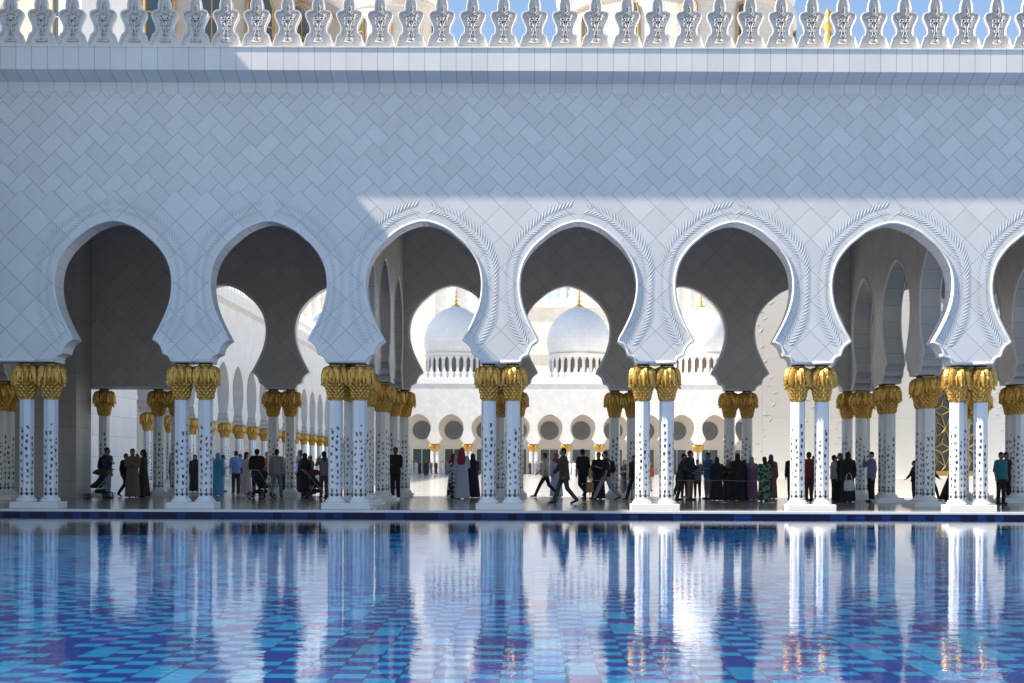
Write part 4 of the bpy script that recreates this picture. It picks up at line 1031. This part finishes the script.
PEOPLE = [
 (107, 449, 500, 75, 'man in dark blue shirt and pale trousers looking at a phone by the stone pier', 'stand', ('hold', 'down'), dict(shirt=(.015, .022, .06), trousers=(.25, .27, .40))),
 (125, 455, 498.5, 60, 'dark dressed walker stepping out behind the woman in the beige robe', 'stride', 'down', dict(shirt=BLK, trousers=BLK)),
 (132.5, 450, 499, 15, 'woman in long beige robe with dark hair left of the rear column pair', 'stand', 'cross', dict(robe=(.17, .115, .095), long_hair=BLK)),
 (143.5, 451, 498.5, -80, 'woman in brown outfit raising a camera in the left arch', 'stand', ('face', 'face'), dict(robe=(.045, .032, .028), long_hair=BLK)),
 (172, 454, 492, -60, 'dark figure half hidden behind the second pillar pair, on its left', 'stand', 'down', dict(shirt=(.03, .02, .02), trousers=BLK)),
 (195, 456, 493, 10, 'dark figure glimpsed between the columns of the second pillar pair', 'stand', 'down', dict(robe=BLK, scarf=BLK)),
 (212, 458, 494, 20, 'dark figure just behind the woman in sky blue', 'stand', 'down', dict(robe=BLK, scarf=BLK)),
 (218, 454, 496.5, 165, 'woman in long sky blue robe and hood right of the second pillar pair', 'stand', 'down', dict(robe=(.055, .25, .40), scarf=(.055, .25, .40))),
 (223, 456, 493, 100, 'person in pale shirt hidden behind the woman in sky blue', 'stand', 'hold', dict(shirt=(.45, .45, .47), trousers=(.4, .4, .42))),
 (236, 452, 495, -150, 'man in light blue shirt and dark trousers holding a phone', 'stand', ('hold', 'down'), dict(tshirt=(.13, .24, .52), trousers=(.03, .024, .022), skin='l')),
 (240, 455, 493, 60, 'dark clothed visitor right behind the man in the light blue shirt', 'stand', 'down', dict(shirt=BLK, trousers=(.2, .2, .25))),
 (246.5, 453, 495.5, 120, 'woman in long cream dress beside the brown coated stroller pusher', 'stand', 'hold', dict(robe=(.30, .27, .25), long_hair=BLK)),
 (257, 450, 499, 200, 'stroller pusher in brown coat and dark cap with backpack', 'stand', 'push', dict(jacket=(.035, .028, .022), trousers=BLK, cap=BLK)),
 (267, 453, 494, -20, 'visitor in coral red top behind the stroller', 'stand', 'cross', dict(tshirt=(.38, .06, .04), trousers=BLK)),
 (276.5, 450, 499, 175, 'man in striped grey shirt and light trousers seen from behind', 'walk', 'down', dict(shirt=M_STRIPE, trousers=(.19, .22, .26), shoes=(.12, .07, .04))),
 (285.5, 455, 495, 0, 'dark figure between the two rear columns right of the striped shirt', 'stand', 'down', dict(robe=BLK, scarf=BLK)),
 (300, 450, 494, 150, 'person in blue top and black scarf at the right of the rear column pair', 'stand', 'face', dict(shirt=(.02, .03, .22), scarf=BLK, trousers=BLK)),
 (305, 454, 497.5, 170, 'woman in black robe carrying a dark backpack near the second stroller', 'stand', 'down', dict(robe=BLK, scarf=BLK)),
 (310, 456, 496, -120, 'companion in black behind the second stroller', 'stand', 'push', dict(robe=BLK, scarf=BLK)),
 (317, 459, 493, 20, 'visitor in pale lilac shirt behind the second stroller', 'stand', 'down', dict(shirt=(.38, .40, .58), trousers=(.35, .36, .5))),
 (324, 452, 499, -150, 'visitor in beige top and brown trousers lifting hands to the face', 'stand', 'face', dict(shirt=(.20, .18, .17), trousers=(.10, .05, .05), long_hair=BLK)),
 (395.5, 447, 500, -20, 'guard in black uniform standing against the cross arcade column', 'stand', ('down', 'cross'), dict(shirt=BLK, trousers=BLK, skin='d')),
 (391.5, 455, 497, -90, 'dark figure half hidden behind the guard in black', 'stand', 'down', dict(robe=BLK, scarf=BLK)),
 (453, 454, 498, 60, 'woman in red headscarf and top with black and white skirt', 'stand', 'hold', dict(robe=M_SPOT, scarf=(.17, .010, .018), shirt=(.17, .010, .018))),
 (462, 448.5, 499, 170, 'man in long white robe and red headdress seen from behind', 'stand', ('hold', 'down'), dict(robe=(.42, .45, .60), ghutra=(.26, .03, .06))),
 (473, 454, 498, 200, 'woman in black robe and headscarf right of the man in white', 'walk', 'hold', dict(robe=(.012, .016, .03), scarf=(.012, .014, .02))),
 (457, 468, 497, 90, 'child in teal top between the red headscarf and the white robe', 'stand', 'down', dict(tshirt=(.01, .16, .20), trousers=BLK, child=True)),
 (546, 453, 497.5, -90, 'man in cream shirt and dark trousers striding to the left', 'stride', ('swingf', 'down'), dict(tshirt=(.40, .37, .31), trousers=NVY)),
 (556.5, 453, 497, 20, 'woman in red headscarf and pale dress behind the suited man', 'stand', 'down', dict(robe=(.38, .40, .55), scarf=(.20, .015, .02), tshirt=(.20, .015, .02))),
 (564.5, 448, 504, -80, 'man in grey green suit walking left, closest to the pool', 'walk', ('swingf', 'down'), dict(jacket=(.06, .056, .045), trousers=(.055, .048, .036), skin='m')),
 (583, 449, 499, -150, 'man in black shirt and jeans stepping with one heel raised', 'step', 'down', dict(tshirt=(.012, .014, .028), trousers=(.014, .015, .03))),
 (592, 460, 495, 0, 'visitor in tan trousers mostly hidden behind the black clad couple', 'stand', 'out', dict(shirt=BLK, trousers=(.42, .27, .17))),
 (598.5, 452, 499, -30, 'person in black robe and hair bun facing the man in white trousers', 'stand', 'hold', dict(robe=(.012, .011, .012))),
 (606.5, 451, 500, -85, 'man in black shirt and light trousers with backpack striding left', 'stride', ('hold', 'down'), dict(tshirt=BLK, trousers=(.27, .28, .31), skin='l')),
 (624.5, 461, 496, 20, 'black robed figure seen between the rear column pair', 'stand', 'hold', dict(robe=BLK, scarf=BLK)),
 (634.5, 455, 500, -60, 'dark clothed walker just left of the sunlit pillar pair', 'walk', 'down', dict(jacket=BLK, trousers=BLK)),
 (649.5, 462, 491, 20, 'small distant visitor in red seen between the sunlit columns', 'stand', 'down', dict(shirt=(.25, .04, .03), trousers=(.3, .3, .3))),
 (680, 453, 500, 75, 'man in brown olive coat leaning forward right of the fifth pillar pair', 'lean', 'push', dict(jacket=(.045, .036, .025), trousers=(.05, .042, .035))),
 (684.5, 455, 497, 30, 'dark haired visitor in grey behind the man in the brown coat', 'stand', 'down', dict(shirt=(.05, .05, .055), trousers=BLK)),
 (690, 450, 500, 60, 'tall man in navy jacket and tan trousers in the crowd of the fifth arch', 'stand', 'hold', dict(jacket=NVY, trousers=(.18, .13, .10))),
 (697.5, 459, 497, -20, 'young visitor in dark plaid shirt in front of the navy jacket', 'stand', 'hold', dict(shirt=M_PLAID, trousers=BLK)),
 (708, 452, 499, -60, 'man in bright blue shirt and light trousers in the crowd', 'stand', 'cross', dict(tshirt=(.03, .10, .30), trousers=(.20, .21, .25))),
 (717, 456.5, 500, 160, 'woman in wide black robe right of the man in the blue shirt', 'stand', 'down', dict(robe=BLK, scarf=BLK)),
 (728.5, 459, 500, -20, 'woman in black robe with orange brown headscarf', 'stand', 'hold', dict(robe=(.014, .012, .012), scarf=(.18, .055, .025))),
 (737.5, 453, 500, 190, 'tallest black robed woman, standing against the rear columns', 'stand', 'cross', dict(robe=BLK, scarf=BLK)),
 (744, 465, 499, 60, 'shorter figure in black left of the lilac dress', 'stand', 'down', dict(robe=BLK, scarf=BLK)),
 (751.5, 456, 499, 170, 'woman in lilac and pink dress with long dark hair', 'stand', 'down', dict(robe=(.24, .11, .22), scarf=(.23, .20, .26))),
 (764.5, 456, 500.5, 190, 'woman in green leaf print outfit beside the white wall', 'stand', 'down', dict(robe=M_LEAFY, long_hair=BLK)),
 (771, 454, 498, 150, 'woman in dusty rose robe behind the green print outfit', 'stand', 'down', dict(robe=(.26, .10, .10), scarf=(.06, .05, .055))),
 (792, 453, 499, -30, 'dark figure peeking out left of the second sunlit pillar pair', 'stand', 'down', dict(shirt=BLK, trousers=BLK)),
 (809, 451, 500, -150, 'person in black and red with an arm raised between two sunlit columns', 'stand', ('down', 'face'), dict(shirt=(.20, .02, .02), trousers=(.06, .035, .03))),
 (814, 455, 499, 20, 'person in black behind the raised arm between two sunlit columns', 'stand', 'down', dict(shirt=BLK, trousers=BLK)),
 (834, 454, 500, 90, 'man in white shirt and black trousers right of a sunlit column', 'stand', 'down', dict(shirt=(.30, .31, .35), trousers=BLK)),
 (840, 452, 500, -70, 'brown haired woman in black left of the white handbag', 'stand', 'hold', dict(robe=BLK, long_hair=(.06, .03, .02))),
 (848, 451, 501, 190, 'woman in full black robe carrying a white handbag', 'stand', 'down', dict(robe=(.012, .015, .018), scarf=BLK)),
 (871.5, 450.5, 501, -80, 'man in light blue shirt and black trousers raising a hand to the mouth', 'stand', ('face', 'down'), dict(shirt=(.16, .19, .30), trousers=BLK, skin='l')),
 (914.5, 460, 500, -90, 'figure in black hidden behind a cross arcade column with one arm out', 'stand', ('swingf', 'out'), dict(shirt=BLK, trousers=BLK)),
 (932, 461, 498, 70, 'dark figure emerging right of the cross arcade column by the gold window', 'walk', 'swingf', dict(shirt=BLK, trousers=BLK)),
 (951, 459, 499, 100, 'dark seated looking figure left of the rightmost sunlit pair', 'lean', 'down', dict(robe=BLK, scarf=BLK)),
 (1001, 450.5, 503, 20, 'man in teal polo shirt and black trousers near the right edge', 'stand', 'down', dict(tshirt=(.015, .15, .20), trousers=BLK, skin='m')),
 (1006, 450.5, 501, 20, 'dark haired man close behind the teal polo shirt', 'stand', 'down', dict(shirt=BLK, trousers=BLK)),
]
PP = {}
for (px, yh, yf, fc, lab, ps, ar, wr) in PEOPLE:
    PP[px] = person(px, yh, yf, fc, lab, ps, ar, **wr)[0]
# far visitors
FM = {}
def far_person(white):
    if white in FM: return FM[white]
    j = pose('stand', 'down'); bm = bmesh.new()
    capsule(bm, (0, 0, 1.45), (0, -.01, 1.52), .06, .06); ellip(bm, j['hd'], (.085, .10, .12)); 
    loft(bm, [(0, 0, .05, .25, .2), (0, 0, .9, .2, .15), (0, 0, 1.3, .21, .14), (0, 0, 1.45, .16, .1)])
    for A in j['arms']: capsule(bm, A[0], A[1], .07, .06); capsule(bm, A[1], A[2], .06, .05)
    for Lg in j['legs']: capsule(bm, Lg[1], Lg[2], .07, .05); capsule(bm, Lg[2], (Lg[2][0], -.1, .035), .04, .035)
    me = remesh(bm, 'far_figure', .035); me.materials.append(cm(white)); me.materials.append(SK['m'])
    for p in me.polygons:
        if p.center.z > 1.5: p.material_index = 1
    FM[white] = me; return me
rnd = random.Random(5)
fl = [(412, 0), (416, 0), (420, 1), (426, 1), (431, 2), (436, 1), (442, 0), (447, 2), (478, 1), (483, 1), (488, 2), (494, 1), (530, 1), (536, 2), (541, 1), (570, 0), (574, 0), (578, 2), (588, 1), (618, 1), (660, 2), (672, 1), (700, 1), (716, 2)]
FCOL = [(.6, .6, .62), (.03, .03, .035), (.12, .12, .16)]; FNM = ['white', 'black', 'grey']
for i, (px, c) in enumerate(fl):
    Y = rnd.uniform(150, 169) 
    o = link('person', far_person(FCOL[c]), None, None, (wx(px, Y), Y, 0), label='tiny %s clad visitor far across the courtyard' % FNM[c], cat='person', group='distant %s clad visitors by the far arcade' % FNM[c])
    o.rotation_euler = (0, 0, rnd.random() * 6)

# ------------------------------------------------------------------ carried and pushed things
def placed(name, px, yf, label, cat, face=0, **kw):
    s_ = (yf - HY) / (EYE * PPM); Y = D0 / s_
    return empty(name, (wx(px, Y), Y, 0), math.radians(face), label=label, cat=cat, **kw)
M_BLACKF = cm((.015, .015, .017)); M_RUB = simple('rubber', (.02, .02, .02), .7); M_METAL = simple('grey_metal', (.35, .35, .36), .3, metal=.9)
def stroller(px, yf, face, label, canopy):
    o = placed('stroller', px, yf, label, 'stroller', face)
    bm = bmesh.new()
    for s_ in (-1, 1):
        tube(bm, [(s_ * .24, -.38, .12), (s_ * .24, .05, .55), (s_ * .23, .42, 1.02), (s_ * .23, .48, 1.04)], .014, 6); tube(bm, [(s_ * .26, .30, .12), (s_ * .24, .05, .55)], .014, 6)
    tube(bm, [(-.23, .48, 1.04), (.23, .48, 1.04)], .018, 6); tube(bm, [(-.26, .30, .12), (.26, .30, .12)], .012, 6)
    link('frame', finish(bm, 'frame', True), M_METAL, o)
    bm = bmesh.new(); loft(bm, [(0, -.10, .38, .17, .17), (0, -.08, .46, .20, .24), (0, .05, .62, .20, .16), (0, .14, .85, .19, .08)]); link('seat', remesh(bm, 'seat', .03), M_BLACKF, o)
    bm = bmesh.new(); ellip(bm, (0, .05, .86), (.24, .28, .20)); bmesh.ops.bisect_plane(bm, geom=bm.verts[:] + bm.edges[:] + bm.faces[:], plane_co=(0, .05, .82), plane_no=(0, -.3, -1), clear_outer=True)
    bmesh.ops.solidify(bm, geom=bm.faces[:], thickness=.01); link('canopy', finish(bm, 'canopy', True), cm(canopy), o)
    bm = bmesh.new(); box(bm, -.19, .19, -.12, .26, .20, .34); bmesh.ops.bevel(bm, geom=bm.edges[:], offset=.03, segments=2, affect='EDGES'); link('basket', finish(bm, 'basket'), M_BLACKF, o)
    for (x, y, r) in ((-.26, -.38, .10), (.26, -.38, .10), (-.29, .30, .14), (.29, .30, .14)):
        bm = bmesh.new(); tube(bm, [(x, y + r * .85 * math.cos(t * PI / 10), r + r * .85 * math.sin(t * PI / 10)) for t in range(21)], r * .16, 6)
        for t in range(5): tube(bm, [(x, y, r), (x, y + r * .8 * math.cos(t * 2 * PI / 5), r + r * .8 * math.sin(t * 2 * PI / 5))], .008, 4)
        link('wheel', finish(bm, 'wheel', True), M_RUB, o)
    return o
stroller(99, 500.5, -60, 'dark stroller in front of the man with the phone by the solid pier', (.05, .02, .02))
stroller(262, 500, 150, 'black stroller pushed by the brown coated person', (.02, .02, .022))
stroller(315.5, 499, 110, 'black stroller with dark red canopy beside the third pillar pair', (.12, .015, .012))
def backpack(par_px, label):
    p = PP[par_px]; o = empty('backpack', p.location, p.rotation_euler.z, label=label, cat='backpack'); o.scale = p.scale
    bm = bmesh.new(); loft(bm, [(0, .20, .98, .12, .06), (0, .22, 1.02, .155, .09), (0, .23, 1.2, .16, .10), (0, .21, 1.38, .14, .075), (0, .20, 1.43, .08, .04)]); ellip(bm, (0, .30, 1.12), (.11, .05, .10)); link('bag', remesh(bm, 'bag', .02), M_BLACKF, o)
    for s_ in (-1, 1):
        bm = bmesh.new(); tube(bm, [(s_ * .11, .15, 1.38), (s_ * .12, .05, 1.50), (s_ * .13, -.12, 1.44), (s_ * .14, -.15, 1.25), (s_ * .16, -.02, 1.05), (s_ * .13, .16, 1.02)], .018, 6); link('strap', finish(bm, 'strap', True), M_RUB, o)
backpack(107, 'dark backpack on the man looking at his phone'); backpack(257, 'dark backpack on the brown coated stroller pusher'); backpack(606.5, 'round black backpack on the man in light trousers'); backpack(305, 'dark backpack on the black robed woman by the second stroller')
def handbag(px, yf, z, c, label, w=.17):
    o = placed('handbag', px, yf, label, 'handbag'); o.location.z = z
    bm = bmesh.new(); loft(bm, [(0, 0, 0, w * .86, .06), (0, 0, .05, w, .075), (0, 0, .28, w * .95, .06), (0, 0, .36, w * .8, .03)], 16); link('bag', finish(bm, 'bag', True), cm(c), o)
    for y in (-.03, .03):
        bm = bmesh.new(); tube(bm, [(-w * .6, y, .33), (-w * .45, y, .52), (0, y, .62), (w * .45, y, .52), (w * .6, y, .33)], .010, 5); link('handle', finish(bm, 'handle', True), cm(c), o)
handbag(849, 502.5, .42, (.50, .50, .50), 'white handbag carried by the woman in the full black robe'); handbag(590, 501, .30, (.30, .19, .12), 'tan shoulder bag left of the black robed person', .14)
def phone(par, dx, dy, z, label):
    p = PP[par]; o = empty('phone', (p.location.x + dx, p.location.y + dy, z), .3, label=label, cat='phone')
    bm = bmesh.new(); box(bm, -.038, .038, -.005, .005, -.075, .075); bmesh.ops.bevel(bm, geom=bm.edges[:], offset=.004, segments=1, affect='EDGES'); link('case', finish(bm, 'case'), M_RUB, o)
    bm = bmesh.new(); box(bm, -.034, .034, -.0075, -.0055, -.070, .070); link('screen', finish(bm, 'screen'), M_GLASS, o)
# rope barrier in front of the crowd
zr = wz(482, D0 / .80); Yr = D0 / .83
for k, (a, b) in enumerate(((586, 632), (676, 771))):
    X0, X1 = wx(a, Yr), wx(b, Yr); n = 2 if k == 0 else 3
    xs_ = [X0 + (X1 - X0) * i / (n - 1) for i in range(n)]
    for i, x in enumerate(xs_):
        o = empty('barrier_post', (x, Yr, 0), label='slim dark barrier post %s' % (['at the left end of the rope before the walking group', 'at the right end of the rope before the walking group', 'at the left end of the rope before the crowd', 'in the middle of the rope before the crowd', 'at the right end of the rope before the crowd'][k * 2 + i]), cat='barrier post', group='barrier posts')
        bm = bmesh.new(); lathe(bm, [(.14, 0), (.14, .012), (.03, .03), (.02, .05)], 16); link('base', finish(bm, 'base'), M_METAL, o)
        bm = bmesh.new(); lathe(bm, [(.017, .04), (.017, .76), (.026, .77), (.026, .80), (.01, .82)], 12); link('post', finish(bm, 'post'), M_RUB, o)
    bm = bmesh.new()
    for x0, x1 in zip(xs_, xs_[1:]): tube(bm, [(x0 + (x1 - x0) * t / 8, Yr, .755 - .03 * math.sin(PI * t / 8)) for t in range(9)], .009, 5)
    link('barrier_rope', finish(bm, 'barrier_rope', True), M_METAL, None, label='thin grey barrier rope stretched low %s' % ('across the walking group' if k == 0 else 'across the dark crowd'), cat='rope')

# ------------------------------------------------------------------ light, sky, camera
dvec = Vector((.85, SUNY, -1)).normalized()
sun = bpy.data.lights.new('sun', 'SUN'); sun.energy = SUN_E; sun.angle = math.radians(.53); sun.color = (1, .92, .80)
so = bpy.data.objects.new('sun', sun); col.objects.link(so); so.rotation_euler = dvec.to_track_quat('-Z', 'Y').to_euler()
wd = bpy.data.worlds.new('World'); scene.world = wd; wd.use_nodes = True; nt = wd.node_tree
sky = nt.nodes.new('ShaderNodeTexSky'); sky.sky_type = 'NISHITA'; sky.sun_disc = False
sky.sun_elevation = math.asin(-dvec.z); sky.sun_rotation = math.atan2(-dvec.x, -dvec.y); sky.air_density = 1.0; sky.dust_density = .7; sky.ozone_density = 1.3
nt.links.new(sky.outputs[0], nt.nodes['Background'].inputs['Color']); nt.nodes['Background'].inputs['Strength'].default_value = SKY_S
cam = bpy.data.cameras.new('camera'); cam.sensor_width = 36; cam.lens = 36 * F / 1024; cam.shift_x = -(VX - 512) / 1024; cam.shift_y = (HY - 341.5) / 1024
cam.clip_start = .1; cam.clip_end = 6000
cob = bpy.data.objects.new('camera', cam); col.objects.link(cob); cob.location = (0, 0, EYE); cob.rotation_euler = (PI / 2, math.radians(ROLL), 0)
scene.camera = cob
vs = scene.view_settings; vs.view_transform = 'Standard'; vs.look = 'None'; vs.exposure = EXPO; vs.gamma = 1; vs.use_curve_mapping = False
scene.cycles.max_bounces = 10; scene.cycles.diffuse_bounces = 6; scene.cycles.glossy_bounces = 5; scene.cycles.transparent_max_bounces = 10
scene.cycles.caustics_reflective = False; scene.cycles.caustics_refractive = False
scene.cycles.sample_clamp_indirect = 6
